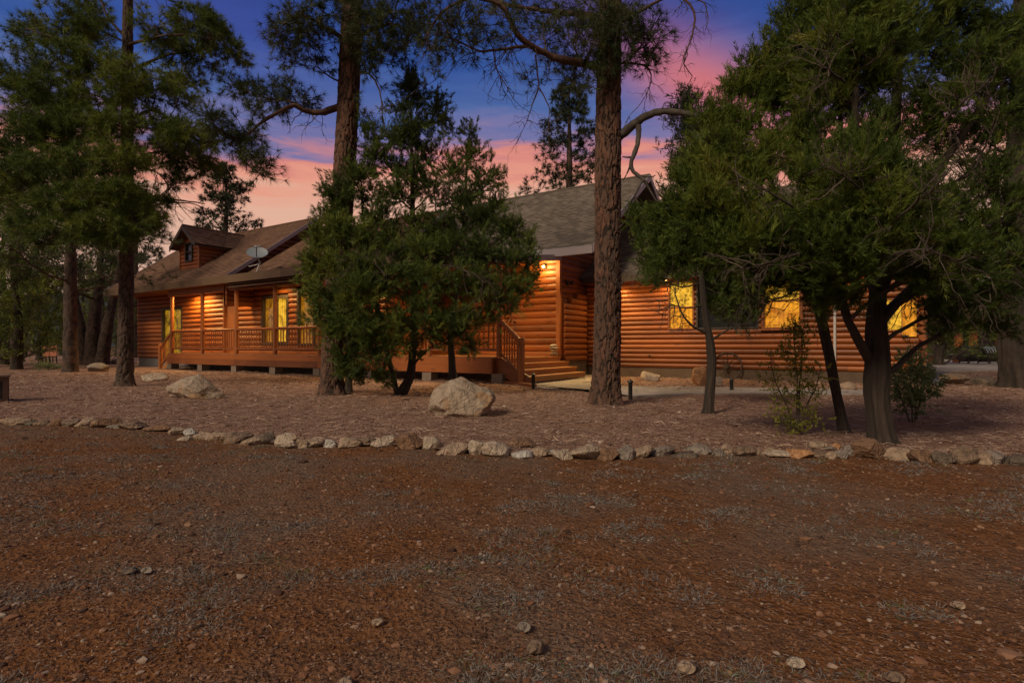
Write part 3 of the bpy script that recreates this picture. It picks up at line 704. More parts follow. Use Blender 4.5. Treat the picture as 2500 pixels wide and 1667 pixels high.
# eave fascia, beam, soffit
m = hm(); 
for a, b in ((-31.0, -27.3), (-27.3, -22.2), (-22.2, -17.1), (-17.1, -12.2), (-12.2, -8.1)): m.box((a+.004, VE-.04, 3.41), (b, VE-.002, 3.70), tint=random.random())
m.build('fascia', FASC, house)
m = hm(); 
for a, b in ((-25.6, -20.5), (-20.5, -15.6), (-15.6, -8.1)): m.box((a+.004, VP-.08, 3.17), (b, VP+.08, 3.415), tint=random.random())
m.build('porch_beam', BEAM, house)
m = hm()
for k in range(10): m.box((-31.0, VE+.005+.145*k, 3.42), (-8.15, VE+.145*k+.14, 3.44), tint=random.random())
m.build('soffit', BEAM, house)
# ---- left wing walls
wins = [(hu(401, VW), hu(446, VW), hz(401, 875, VW), hz(401, 758, VW))]
door = (hu(552, VW), hu(579, VW), DZ, DZ+2.05)
w2 = (hu(646, VW), hu(705, VW), DZ+.45, hz(690, 727, VW)); w3 = (hu(733, VW), hu(781, VW), DZ+.40, hz(733, 712, VW))
g = lambda w, e=.08: (w[0]-e, w[1]+e, w[2]-e, w[3]+e)
trans = (door[0], door[1], door[3]+.12, door[3]+.46)
log_wall('log_wall', (0, VW), (1, 0), (0, -1), -30.9, -13.5, .45, 3.42, [g(wins[0]), (door[0]-.09, door[1]+.09, 0, trans[3]+.07), g(w2), g(w3)])
log_wall('log_wall', (-31.0, 0), (0, 1), (-1, 0), VW, 18.5, .45, 6.6, top=under, mat_=LOGV)
log_wall('log_wall', (-13.5, 0), (0, 1), (1, 0), VW, 15.5, .45, 3.42, mat_=LOGV)
m = hm(); m.box((-30.9, VW+.0, -.05), (-13.5, VW+.25, .45)); m.box((-30.95, VW+.25, -.05), (-30.7, 18.5, .45)); m.build('foundation', FOUND, house)
window(*wins[0], VW, GLOW_D, mull=[(wins[0][0]*.55+wins[0][1]*.45)], fw=.11)
window(*w2, VW, GLOW_A, mull=[(w2[0]*.52+w2[1]*.48)], fw=.10)
# brighter right half of that window is a lit pane of its own
window((w2[0]*.48+w2[1]*.52)+.05, w2[1]-.02, w2[2]+.02, w2[3]-.02, VW-.012, GLOW_Y, fw=.03, label='bright yellow right half of the window')
window(*w3, VW, GLOW_A, mull=[(w3[0]*.25+w3[1]*.75)], fw=.10)
m = hm(); m.box((door[0], VW-.02, DZ), (door[1], VW+.04, door[3]), tint=.75)
dr_ = m.build('door', POST, house)
m = hm(); m.box((door[0]+.15, VW-.035, DZ+.2), (door[1]-.15, VW-.022, DZ+.85), tint=.55); m.box((door[0]+.15, VW-.035, DZ+1.05), (door[1]-.15, VW-.022, DZ+1.9), tint=.6); m.build('door_panel', POST, dr_)
m = hm(); m.lathe([(.03, -.05), (.035, -.02), (.015, 0)], (door[1]-.09, VW-.05, DZ+1.0), 10); m.build('handle', METAL, dr_)
m = hm(); a, b = VW-.085, VW+.09
m.box((door[0]-.1, a, DZ), (door[0], b, trans[3])); m.box((door[1], a, DZ), (door[1]+.1, b, trans[3])); m.box((door[0], a, door[3]), (door[1], b, trans[2])); m.box((door[0]-.1, a, trans[3]+.003), (door[1]+.1, b, trans[3]+.08))
dfm = m.build('door_frame', BEAM, house)
q = hm(); q.add([(trans[0], VW+.03, trans[2]), (trans[1], VW+.03, trans[2]), (trans[1], VW+.03, trans[3]), (trans[0], VW+.03, trans[3])], [(0,1,2,3)]); q.build('transom_pane', GLASSD, dfm)
# ---- dormer
D0, D1, DV = -25.95, -24.35, 12.8; DC = (D0+D1)/2; DE, DA = 5.42, 6.28
rz = lambda v: ZE+PL*(v-VE)
m = hm()
shingle_roof('dormer_roof', DV-.35, 15.3, D0-.28, DE-.02, DC, DA, ROOFL, thick=.09, fas=DARKW, rake=.17, along='v', rake_r=False)
log_wall('dormer_wall', (0, DV), (1, 0), (0, -1), D0, D1, 4.40, 6.2, [(DC-.36, DC+.30, 4.72, 5.62)], top=lambda s: DE+(DA-DE)*(1-abs(s-DC)/((D1-D0)/2+.28))-.07, bulge=.05, crs=.17)
for uu, nn in ((D0, -1), (D1, 1)):
    m = hm(); nrow = 7
    for k in range(nrow):
        za = 4.4+.17*k; zb = za+.17; zc = (za+zb)/2; vend = VE+(za-ZE)/PL
        vs = []; n = 6
        for s in (DV, vend+.1):
            for i in range(n):
                th = math.pi*i/(n-1); vs.append((uu+nn*.05*math.sin(th), s, zc-.085*math.cos(th)))
        m.add(vs, [(i, n+i, n+i+1, i+1) for i in range(n-1)], tint=random.uniform(.2, .8))
    m.box((uu-.05 if nn > 0 else uu-.02, DV-.07, 4.3), (uu+.02 if nn > 0 else uu+.05, DV+.06, DE-.04))
    m.build('dormer_wall', LOGV, house, smooth=True)
m, t, b = mat('sky_glass'); b.inputs['Base Color'].default_value = (.18,.20,.30,1); b.inputs['Roughness'].default_value = .08; b.inputs['Specular IOR Level'].default_value = .9; SKYG = m
window(DC-.28, DC+.22, 4.80, 5.54, DV, SKYG, sash=5.18, fw=.06, label='small dark framed dormer window')
# ---- porch deck
m = hm()
for k in range(12): m.box((-25.5, VP-.10+.1*k, DZ-.035), (-8.42, VP-.10+.1*k+.094, DZ), tint=random.random())
for k in range(23): m.box((-13.45, 13.27+.1*k, DZ-.035), (-8.42, 13.27+.1*k+.094, DZ), tint=random.random())
m.build('deck_floor', DECKW, house)
m = hm()
for k, (a, b) in enumerate(((-25.5, -20.4), (-20.4, -15.5), (-15.5, -11.2), (-11.2, -8.42))):
    m.box((a+.004, VP-.15, .50), (b, VP-.105, DZ-.03), tint=random.random()); m.box((a+.004, VP-.147, .28), (b, VP-.105, .495), tint=random.random())
m.box((-8.42, VP-.14, .28), (-8.38, 15.4, DZ-.04), tint=.4); m.box((-25.54, VP-.14, .28), (-25.503, 13.1, DZ-.04), tint=.4)
m.build('deck_skirt', BEAM, house)
for u in PU:
    m = hm(); m.box((u-.17, VP-.12, -.05), (u+.17, VP+.2, .278)); p = m.build('pier', PIER, house)
for u in PU:
    m = hm(); m.tube([(u, VP, DZ), (u, VP, 1.6), (u, VP, 2.4), (u, VP, 3.168)], [.078, .075, .073, .075], 14, tint=random.uniform(.35, .7)); m.build('porch_post', POST, house, smooth=True)
nb_tot = 0
bal0 = None
def baluster(pts, r, par):
    global bal0
    m = hm(); m.tube(pts, r, 6, tint=random.uniform(.25, .7)); return m.build('baluster', POST, par, smooth=True)
for k in range(7):
    a, b = PU[k]+.07, PU[k+1]-.07
    m = hm(); m.tube([(a, VP, 1.655), (b, VP, 1.655)], .052, 10, tint=.5); m.box((a, VP-.04, .885), (b, VP+.04, .945), tint=.4)
    rl = m.build('railing', BEAM, house, smooth=True)
    for j in range(14):
        u = a+(b-a)*(j+.7)/14.4; baluster([(u, VP, .94), (u, VP, 1.62)], .021, rl)
# left end steps
m = hm(); m.tube([(-25.45, VP, 1.60), (-26.35, VP, .98)], .05, 10); m.box((-26.36, VP-.02, .20), (-26.30, VP+.02, .26))
m.prism([(-25.5, VP-.03, .78), (-26.3, VP-.03, .28), (-26.3, VP-.03, .20), (-25.5, VP-.03, .70)], (0, .05, 0))
rl = m.build('stair_railing', BEAM, house, smooth=True)
for j in range(6):
    f = (j+.6)/6.2; baluster([(-25.5-.8*f, VP, .75-.5*f), (-25.5-.8*f, VP, 1.57-.58*f)], .02, rl)
m = hm(); m.tube([(-26.42, VP, -.03), (-26.42, VP, 1.14)], .085, 12); m.build('newel_post', POST, house, smooth=True)
m = hm()
for k in range(3): m.box((-25.55-.3*(k+1), VP+.06, DZ-.2*(k+1)-.04), (-25.55-.3*k+.02, 13.1, DZ-.2*(k+1)), tint=random.random())
m.prism([(-25.545, VP+.0, .66), (-26.3, VP+.0, .06), (-26.3, VP+.0, -.02), (-26.0, VP+.0, -.02), (-25.545, VP+.0, .3)], (0, .05, 0))
m.build('step', TREAD, house)
# ---- right block: front wall with lamp, gable, roof
VB, UB, VEB = 15.5, -8.24, 15.0; ZEB = 3.99; PB = .667; VRB = 20.06; ZRB = ZEB+PB*(VRB-VEB)
shingle_roof('roof', -15.2, -6.85, VEB, ZEB, VRB, ZRB, ROOFR, fas=FASC2, rake=.19)
m = hm(); m.box((-13.0, VEB-.04, ZEB-.23), (-6.85, VEB-.002, ZEB+.012)); m.build('fascia', FASC2, house)
m = hm()
for k in range(4): m.box((-13.0, VEB+.13*k, ZEB-.225), (UB-.0, VEB+.13*k+.126, ZEB-.205), tint=random.random())
m.build('soffit', BEAM, house)
log_wall('log_wall', (0, VB), (1, 0), (0, -1), -15.2, UB-.075, DZ-.3, ZEB-.2, crs=.215, bulge=.05)
underb = lambda v: ZEB+PB*(min(v, 2*VRB-v)-VEB)-.10
log_wall('log_wall', (UB, 0), (0, 1), (1, 0), VB+.085, 24.6, DZ-.2, 7.3, top=underb, mat_=LOGV, crs=.185, bulge=.04)
log_wall('log_wall', (-15.2, 0), (0, 1), (-1, 0), VB+.085, 24.6, DZ-.2, 7.3, top=underb, mat_=LOGV)
m = hm(); m.box((UB-.07, VB-.075, DZ+.0), (UB+.065, VB+.08, ZEB-.2), tint=.55); m.build('corner_board', POST, house)
# round logs butting out of the gable side, stepped at the top
z = .62; k = 0; tops = 10
while k < 12:
    m = hm(); r = .092; v1 = 17.2; v0 = VB+.09
    if k >= 10: v0 = VB+.55+.45*(k-10)
    m.tube([(UB+.09, v0, z), (UB+.09, v1, z), (UB+.09, v1+.015, z)], [r, r, r*.8], 12, tint=random.uniform(.35, .8)); m.build('log_end', LOGV, house, smooth=True); z += .187; k += 1
m = hm(); m.box((UB-.1, VB+.1, -.05), (UB+.10, 17.4, .53)); m.build('foundation', FOUNDR, house)
# ---- main steps on the right end of the porch (they face right)
ex = [-8.12, -7.84, -7.56, -7.28]; zt = [.70, .545, .39, .235]; ez = [15.38, 15.38, 15.38, 15.38]
for k in range(4):
    m = hm(); back = -8.42 if k == 0 else ex[k-1]-.03
    m.box((back, VP+.08, zt[k]-.04), (ex[k]+.025, ez[k], zt[k]), tint=random.uniform(.5, .9))
    s = m.build('step', TREAD, house)
    m = hm(); m.box((ex[k]-.03, VP+.09, max(zt[k]-.155, .03)), (ex[k], ez[k]-.01, zt[k]-.042), tint=random.uniform(.2, .5)); m.build('riser', TREAD, s)
m = hm(); m.prism([(-8.38, VP+.03, .30), (-8.38, VP+.03, .72), (-8.2, VP+.03, .70), (-7.3, VP+.03, .20), (-7.3, VP+.03, .03), (-7.75, VP+.03, .03)], (0, .045, 0), tint=.3)
m.build('stringer', BEAM, house)
m = hm(); m.tube([(PU[7]+.08, VP+.02, 1.63), (-7.62, VP+.02, 1.14)], .065, 12, tint=.75); m.tube([(PU[7]+.06, VP+.02, .80), (-7.66, VP+.02, .34)], .035, 8, tint=.4)
rl = m.build('stair_railing', BEAM, house, smooth=True)
for j in range(6):
    f = (j+.6)/6.3; u = PU[7]+.1+(-7.64-PU[7]-.1)*f; baluster([(u, VP+.02, .79-.46*f), (u, VP+.02, 1.60-.49*f)], .02, rl)
m = hm(); m.tube([(-7.58, VP+.02, -.02), (-7.58, VP+.02, .6), (-7.58, VP+.02, 1.22), (-7.58, VP+.02, 1.23)], [.098, .096, .094, .085], 16, tint=.6); m.build('newel_post', POST, house, smooth=True)
# ---- right wing
VQ = 17.35; UQ = 1.12; VEQ = 16.85; ZEQ = 3.27; VRQ = 22.0; ZRQ = ZEQ+PB*(VRQ-VEQ)
shingle_roof('roof', UB+.06, UQ+.55, VEQ, ZEQ, VRQ, ZRQ, ROOFR, fas=FASC2, rake_l=False)
m = hm(); m.box((UB+.2, VEQ-.04, ZEQ-.19), (UQ+.55, VEQ-.002, ZEQ+.012)); m.build('fascia', DARKW, house)
m = hm()
for k in range(4): m.box((UB+.2, VEQ+.125*k, ZEQ-.185), (UQ+.0, VEQ+.125*k+.12, ZEQ-.165), tint=random.random())
m.build('soffit', BEAM, house)
q1 = (hu(1636, VQ), hu(1692, VQ), hz(1660, 801, VQ), hz(1660, 690, VQ)); q2 = (q1[1]+.16, hu(1860, VQ)-.12, q1[2], q1[3]); q3 = (hu(1868, VQ), hu(1952, VQ), hz(1900, 799, VQ), hz(1900, 688, VQ))
q4 = (hu(2160, VQ), hu(2201, VQ), hz(2190, 805, VQ), hz(2190, 732, VQ)); q5 = (hu(2209, VQ), hu(2231, VQ), hz(2215, 818, VQ), hz(2215, 715, VQ))
log_wall('log_wall', (0, VQ), (1, 0), (0, -1), UB+.12, UQ, .33, ZEQ-.16, [g(q1, .05), g(q2, .05), g(q3, .1), g(q4, .05), g(q5, .05)], crs=.15, bulge=.07)
underq = lambda v: ZEQ+PB*(min(v, 2*VRQ-v)-VEQ)-.10
log_wall('log_wall', (UQ, 0), (0, 1), (1, 0), VQ+.02, 26.6, .33, 6.9, top=underq, mat_=LOGV)
m = hm(); m.box((UB+.12, VQ-.02, -.05), (UQ-.02, VQ+.2, .33)); m.build('foundation', FOUNDR, house)
window(*q1, VQ, GLOW_O, fw=.045, frame=BEAM, sash=(q1[2]*.55+q1[3]*.45), upper=GLOW_L); window(*q2, VQ, GLASSD, fw=.05); window(*q3, VQ, GLOW_O, fw=.09, frame=BEAM, sash=(q3[2]*.42+q3[3]*.58), upper=GLOW_L)
window(*q4, VQ, GLOW_L, fw=.045, frame=BEAM); window(*q5, VQ, GLASSD, fw=.045, label='tall dark corner window')
m = hm(); m.box((q5[1]-.24, VQ-.095, q5[2]), (q5[1]-.10, VQ-.088, q5[3]+.02)); m.box((q5[1]-.11, VQ-.096, q5[2]-.04), (q5[1]+.05, VQ-.087, q5[3]+.04)); m.build('lit_strip', GLOW_O, house)  # bright strip of the window, its light put in as glow
# corner log ends
for k in range(14):
    m = hm(); z = .42+.2*k
    m.tube([(UQ+.01, VQ-.22, z), (UQ+.01, VQ-.20, z), (UQ+.01, VQ+.2, z)], [.075, .092, .092], 10, tint=random.uniform(.3, .8)); m.build('log_end', LOGV, house, smooth=True)
m = hm(); p = hu(2038, VQ-.12); m.tube([(p, VQ-.12, .22), (p, VQ-.12, 1.35), (p, VQ-.12, 3.05)], .035, 8); m.tube([(p, VQ-.12, .22), (p+.02, VQ-.3, .12)], .035, 8); m.build('downspout', WHITE, house, smooth=True)
# small vent and hose bib on the wall near the middle
m = hm(); p = hu(1588, VQ); m.tube([(p, VQ-.13, hz(1588, 868, VQ)), (p, VQ-.05, hz(1588, 868, VQ))], .03, 8); m.build('hose_tap', METAL, house)
# ---- lamps of the porch and walls
def lamp_light(name, loc, power, spot=None, rad=.05, col=(1.0, .62, .21), blend=.7):
    l = bpy.data.lights.new(name, 'SPOT' if spot else 'POINT'); l.energy = power; l.color = col; l.shadow_soft_size = rad
    if spot: l.spot_size = math.radians(spot); l.spot_blend = blend
    o = bpy.data.objects.new(name, l); COL.objects.link(o); o.location = hw(*loc); return o
def can_light(u, v, z, power, spot=130):
    m = hm(); m.lathe([(.075, z-.03), (.085, z-.028), (.085, z)], (u, v, 0), 16); f = m.build('ceiling_lamp', METAL, house, smooth=True)
    m = hm(); m.lathe([(.055, z-.040), (.06, z-.031)], (u, v, 0), 14); m.build('lamp_lens', LAMP, f)
    lamp_light('lamp', (u, v, z-.06), power, spot)
for u, pw in ((-25.1, 260), (-24.3, 260), (-21.4, 150), (-18.9, 140), (-16.6, 120), (-14.3, 90), (-11.4, 480), (-9.1, 760)): can_light(u, 12.62, 3.42, pw, 165)  # rightmost lamp added to light the end wall and steps evenly
# wall lamp by the steps
lu, lz = hu(1333, VB), hz(1333, 652, VB)
m = hm(); m.box((lu-.05, VB-.09, lz-.07), (lu+.05, VB-.05, lz+.09)); m.tube([(lu, VB-.08, lz+.06), (lu, VB-.15, lz+.10), (lu, VB-.17, lz+.06)], .012, 6)
m.lathe([(.02, lz+.07), (.06, lz+.055), (.065, lz+.045)], (lu, VB-.17, 0), 12); wl_ = m.build('wall_lamp', METAL, house)
m = hm(); m.lathe([(.02, lz-.05), (.042, lz-.03), (.05, lz), (.042, lz+.03), (.02, lz+.045)], (lu, VB-.17, 0), 12); m.build('bulb', LAMP, wl_, smooth=True)
lamp_light('lamp', (lu, VB-.42, lz), 75, None, .12)
can_light(-9.3, 14.80, ZEB-.21, 90, 125)  # soffit lamp added to send light down the wall
for u, pw in ((-6.9, 70), (-5.3, 55), (-3.5, 14)): can_light(u, VQ-.40, ZEQ-.19, pw, 160)
can_light(-.35, VQ-.28, ZEQ-.17, 16, 130)
# flood lamp added under the gable eave for its light, washing the right wing wall and the bed before it
m = hm(); fx = (UB+.16, 15.95, 3.05); m.box((UB+.05, 15.88, 2.98), (UB+.09, 16.02, 3.12)); m.tube([(UB+.09, 15.95, 3.05), fx], .015, 6); f = m.build('added_flood_lamp', METAL, house)
m = hm(); m.lathe([(.03, .0), (.06, .03), (.07, .10)], fx, 14, axis=0); m.build('added_lamp_hood', METAL, f, smooth=True)
fl = bpy.data.lights.new('lamp', 'SPOT'); fl.energy = 260; fl.color = (1.0, .62, .21); fl.spot_size = math.radians(125); fl.spot_blend = 1.0; fl.shadow_soft_size = .12
fo = bpy.data.objects.new('lamp', fl); COL.objects.link(fo); a_ = hw(UB+.38, 15.9, 3.0); fo.location = a_
fo.rotation_euler = (Vector(a_)-Vector(hw(-4.2, 16.6, .2))).to_track_quat('Z', 'Y').to_euler()
m = hm(); m.lathe([(.03, .0), (.06, .03), (.07, .10)], (UB+.14, 15.70, 3.05), 14, axis=0); m.build('added_lamp_hood', METAL, f, smooth=True)  # second head, added to brighten the steps
fl = bpy.data.lights.new('lamp', 'SPOT'); fl.energy = 330; fl.color = (1.0, .66, .26); fl.spot_size = math.radians(95); fl.spot_blend = 1.0; fl.shadow_soft_size = .1
fo = bpy.data.objects.new('lamp', fl); COL.objects.link(fo); a_ = hw(UB+.36, 15.6, 3.0); fo.location = a_
fo.rotation_euler = (Vector(a_)-Vector(hw(-7.2, 13.4, .2))).to_track_quat('Z', 'Y').to_euler()
# ---- satellite dish on the porch eave
su, sv = hu(625, 11.85), 11.9
dish = thing('satellite_dish', 'grey satellite dish on a tripod mount at the roof edge over the porch', 'satellite dish', hw(su, sv, 3.78), math.radians(20))
m = MB(); m.tube([(-.02, .0, -.06), (.08, .02, .28), (.0, .05, .52)], .024, 8); m.tube([(-.30, .16, .14), (-.02, .03, .20), (.06, .02, .26)], .018, 6); m.tube([(.16, .3, .16), (.08, .02, .34)], .018, 6); m.box((-.1, -.08, -.08), (.08, .1, -.05)); m.build('mast', WHITE, dish, smooth=True)
m = MB(); R_, K_ = .36, 24; vs = [(0, .0, 0)]
for j in range(1, 6):
    for k in range(K_):
        r = R_*j/5; th = 2*math.pi*k/K_; vs.append((r*math.cos(th), -r*r*.38, r*.82*math.sin(th)))
fs = [(0, 1+k, 1+(k+1) % K_) for k in range(K_)]+[(1+(j-1)*K_+k, 1+j*K_+k, 1+j*K_+(k+1) % K_, 1+(j-1)*K_+(k+1) % K_) for j in range(1, 5) for k in range(K_)]
vs2 = [(x, y+.02, z) for x, y, z in vs]; n0 = len(vs)
rim = [(1+4*K_+k, 1+4*K_+(k+1) % K_, n0+1+4*K_+(k+1) % K_, n0+1+4*K_+k) for k in range(K_)]
def tilt(p): x, y, z = p; a = math.radians(-40); return (x, y*math.cos(a)-z*math.sin(a), y*math.sin(a)+z*math.cos(a)+.62)
m.add([tilt(p) for p in vs+vs2], fs+[tuple(n0+i for i in f[::-1]) for f in fs]+rim); m.build('reflector', STEEL, dish, smooth=True)
m = MB(); m.tube([(0, -.06, .36), (0, -.34, .60), (0, -.36, .78)], .016, 6); m.build('arm', METAL, dish, smooth=True)
m = MB(); m.tube([(-.06, -.34, .80), (.02, -.36, .80)], .04, 10); m.tube([(.05, -.34, .82), (.12, -.35, .82)], .035, 10); m.build('receiver', STEEL, dish, smooth=True)
# ================================================================== other things in the yard
m = MB()
def px_slab(name, poly, z, thick, mt, kind='structure'):
    pts = [G(a, b) for a, b in poly]; m = MB(); m.prism([(p[0], p[1], z-thick) for p in pts][::-1] if False else [(p[0], p[1], z-thick) for p in pts], (0, 0, thick)); o = m.build(name, mt); return tag(o, kind=kind)
px_slab('path', [(1286,944),(1300,929),(1428,916),(1452,916),(1470,940),(1530,947),(1700,948),(1900,952),(2110,955),(2110,968),(1900,966),(1700,965),(1540,972),(1450,957),(1400,953),(1330,953)], .05, .2, CONC)
px_slab('patio', [(2235,908),(2470,908),(2480,880),(2250,880)], .10, .3, CONC)
px_slab('patio_step', [(2160,938),(2300,938),(2325,911),(2200,911)], .06, .2, plain('slate', (.13,.13,.14), .8))
m = MB(); a, b = G(1192, 934), G(1300, 948); dd = (b-a)/np.linalg.norm(b-a); nn = np.array([-dd[1], dd[0], 0])*.12
m.prism([a-[0,0,.05], b-[0,0,.05], b+nn-[0,0,.05], a+nn-[0,0,.05]], (0, 0, .15)); tag(m.build('landscape_timber', BEAM), 'weathered timber edging lying on gravel at the foot of the porch steps', 'timber')
# path lights
def path_light(px, y0, y1, label):
    b = G(px, y1); t = b[1]; h = (y1-y0)/F*t
    e = thing('path_light', label, 'garden light', (b[0], b[1], .0), 0, 'dark path lights beside the walk')
    r = .040
    m = MB(); m.lathe([(r, -.02), (r, h*.42), (r*.8, h*.43)], (0,0,0), 12); m.build('post', METAL, e, smooth=True)
    m = MB(); m.lathe([(r*.72, h*.43), (r*.72, h*.86)], (0,0,0), 10); m.build('glass', GLASSD, e, smooth=True)
    m = MB(); m.lathe([(r*.9, h*.85), (r*1.5, h*.88), (r*1.2, h*.96), (r*.4, h)], (0,0,0), 12)
    for k in range(4): m.tube([(r*.85*math.cos(k*1.57), r*.85*math.sin(k*1.57), h*.42), (r*.85*math.cos(k*1.57), r*.85*math.sin(k*1.57), h*.87)], .006, 5)
    m.build('cap', METAL, e, smooth=True)
path_light(1302, 911, 951, 'dark cylindrical path light in front of the porch steps')
path_light(1539, 927, 975, 'dark cylindrical path light just right of the thick middle pine')
path_light(1786, 924, 957, 'small dark path light on gravel right of the thin bent trunk')
# wagon wheel
wc = (hu(1775, VQ-.14), VQ-.14)
ww = thing('wagon_wheel', 'dark spoked wagon wheel leaning on the log wall under the windows', 'wheel', hw(wc[0], wc[1]-.06, .0), HANG)
R_ = .41; lean = .10
m = MB(); ring = [(R_*math.cos(a), 0, R_+R_*math.sin(a)) for a in np.linspace(0, 2*math.pi, 41)]
m.tube([(x, lean*z/.8, z) for x, y, z in ring], .022, 8); m.build('rim', RUSTM, ww, smooth=True)
m = MB(); m.tube([(0, lean*R_/.8-.09, R_), (0, lean*R_/.8+.07, R_)], .06, 12); m.build('hub', RUSTM, ww, smooth=True)
for k in range(12):
    a = 2*math.pi*k/12; m = MB(); z1 = R_+R_*.97*math.sin(a)
    m.tube([(.05*math.cos(a), lean*(R_+.05*math.sin(a))/.8, R_+.05*math.sin(a)), (R_*.97*math.cos(a), lean*z1/.8, z1)], .011, 6); m.build('spoke', RUSTM, ww)
# stone lantern at the top of the steps
cb = hw(hu(1352, 15.15), 15.15, DZ)
ca = thing('stone_lantern', 'small lantern of stacked grey stones standing at the top of the steps', 'lantern', cb)
for k, (z, w, h, kd) in enumerate(((0,.26,.10,'grey'),(.085,.20,.11,'pale'),(.18,.30,.09,'grey'),(.255,.24,.09,'white'))):
    Vv, Fc = rock_verts((w, w*.9, h*1.3), 700+k, ICO3); Vv[:,2] += z+h*.5; o = np_mesh('stone', Vv, [Fc], rock_mat(kd), ca, smooth=True)
# wooden box at the left edge
b = G(-26, 986); bx_ = thing('wooden_box', 'brown wooden box with a dark open front cut by the left edge of the photo', 'box', (b[0], b[1], 0), math.radians(40))
s = 61/F*b[1]*1.04; m = MB(); w_ = .24
m.box((-w_, 0, 0), (w_, .05, .07)); m.box((-w_, 0, s-.07), (w_, .05, s)); m.box((-w_, 0, .07), (-w_+.07, .05, s-.07)); m.box((w_-.07, 0, .07), (w_, .05, s-.07)); m.box((-w_, .052, 0), (w_, .40, s)); m.box((-w_-.02, -.02, s+.001), (w_+.02, .42, s+.03)); m.build('frame', plain('stained_board', (.085,.040,.025), .7), bx_)
m = MB(); m.box((-w_+.07, .035, .07), (w_-.07, .051, s-.07)); m.build('panel', plain('black_panel', (.012,.010,.010), .6), bx_)
# dark milk can by the corner
b = G(2214, 915); mc = thing('milk_can', 'large dark milk can standing by the right corner of the cabin', 'milk can', (b[0], b[1]+.3, 0))
m = MB(); m.lathe([(.26, 0), (.29, .05), (.29, .42), (.25, .55), (.14, .66), (.12, .74), (.17, .80)], (0,0,0), 20); m.build('body', RUSTM, mc, smooth=True)
m = MB(); m.lathe([(.17, .80), (.185, .82), (.17, .85), (.05, .87)], (0,0,0), 20); m.build('lid', METAL, mc, smooth=True)
for s_ in (-1, 1):
    m = MB(); m.tube([(s_*.25, 0, .52), (s_*.34, 0, .58), (s_*.30, 0, .68), (s_*.13, 0, .70)], .018, 6); m.build('handle', METAL, mc, smooth=True)
# barrel smoker on the patio
b = G(2392, 892); sm = thing('barrel_smoker', 'black double barrel smoker with a ribbed top standing on the patio', 'smoker', (b[0], b[1], .1), .1)
q_ = b[1]/F
m = MB(); m.lathe([(.02, -.68), (.40, -.66), (.42, -.60), (.42, .12), (.40, .18), (.02, .19)], (-.45, 0, .52), 20, axis=0); m.build('firebox', METAL, sm, smooth=True)
m = MB(); m.lathe([(.02, -.02), (.38, 0), (.40, .05), (.40, 1.15), (.38, 1.2), (.02, 1.21)], (-.1, -.05, .48), 20, axis=0); m.build('barrel', METAL, sm, smooth=True)
for k in range(7):
    m = MB(); x = .02+.16*k; m.tube([(x, -.05+.415*math.cos(a), .48+.415*math.sin(a)) for a in np.linspace(.5, 2.9, 12)], .022, 6); m.build('rib', STEEL, sm, smooth=True)
for x in (-.9, -.4, .2, .9):
    for y_ in (-1, 1):
        m = MB(); m.tube([(x, y_*.2, .3), (x, y_*.3, 0)], .03, 6); m.build('leg', METAL, sm)
# pergola with posts, their warm lamplight put into the wood colour
b = G(2402, 884); pg = thing('pergola', 'timber shelter with two posts coloured orange as if lamplit beyond the patio', 'pergola', (b[0], b[1]+1.5, 0), .1)
pw = b[1]/F
for x in (-.45, .60, 2.6):
    m = MB(); m.box((x-.16, -.16, 0), (x+.16, .16, 2.3), tint=.7); m.build('post', BEAM, pg)
m = MB(); m.box((-1.2, -.2, 2.3), (4.0, .2, 2.55)); m.build('beam', BEAM, pg)
m = MB(); m.prism([(-1.5, -1.0, 2.55), (-1.5, 2.6, 2.55), (-1.5, .8, 3.7)], (6.0, 0, 0)); m.build('roof', ROOFL, pg)
m = MB(); m.box((-1.1, 2.0, 0), (3.9, 2.1, 2.55)); m.build('back_wall', DARKW, pg)
b = G(2300, 890); bn = thing('bench', 'low stone topped bench at the far side of the patio', 'bench', (b[0], b[1]+.4, .1), .05)
m = MB(); m.box((-.45, -.2, .42), (1.3, .25, .5)); m.build('seat', CONC, bn)
for x in (-.35, 1.1):
    m = MB(); m.box((x, -.15, 0), (x+.15, .2, .42)); m.build('leg', BEAM, bn)
# two orange backed chairs far left
for px, tl, lab in ((111, -.22, 'orange slatted garden chair far left under the trees, left of the pair'), (129, -.22, 'orange slatted garden chair far left under the trees, right of the pair')):
    t = 33.; p = P(px, 862, t); e = thing('garden_chair', lab, 'chair', (p[0], p[1], 0), .25, 'orange chairs under the trees')
    m = MB(); m.prism([(-.17, 0, .42), (.17, 0, .42), (.10, .22, 1.08), (-.24, .22, 1.08)], (0, .05, 0)); m.build('backrest', ORANGE, e)
    m = MB(); m.box((-.19, -.4, .36), (.19, .02, .42)); m.build('seat', DARKW, e)
    for x in (-.17, .17):
        m = MB(); m.tube([(x, -.36, 0), (x, -.36, .38)], .03, 6); m.build('leg', DARKW, e); m = MB(); m.tube([(x, .1, 0), (x, 0, .44)], .03, 6); m.build('leg', DARKW, e)

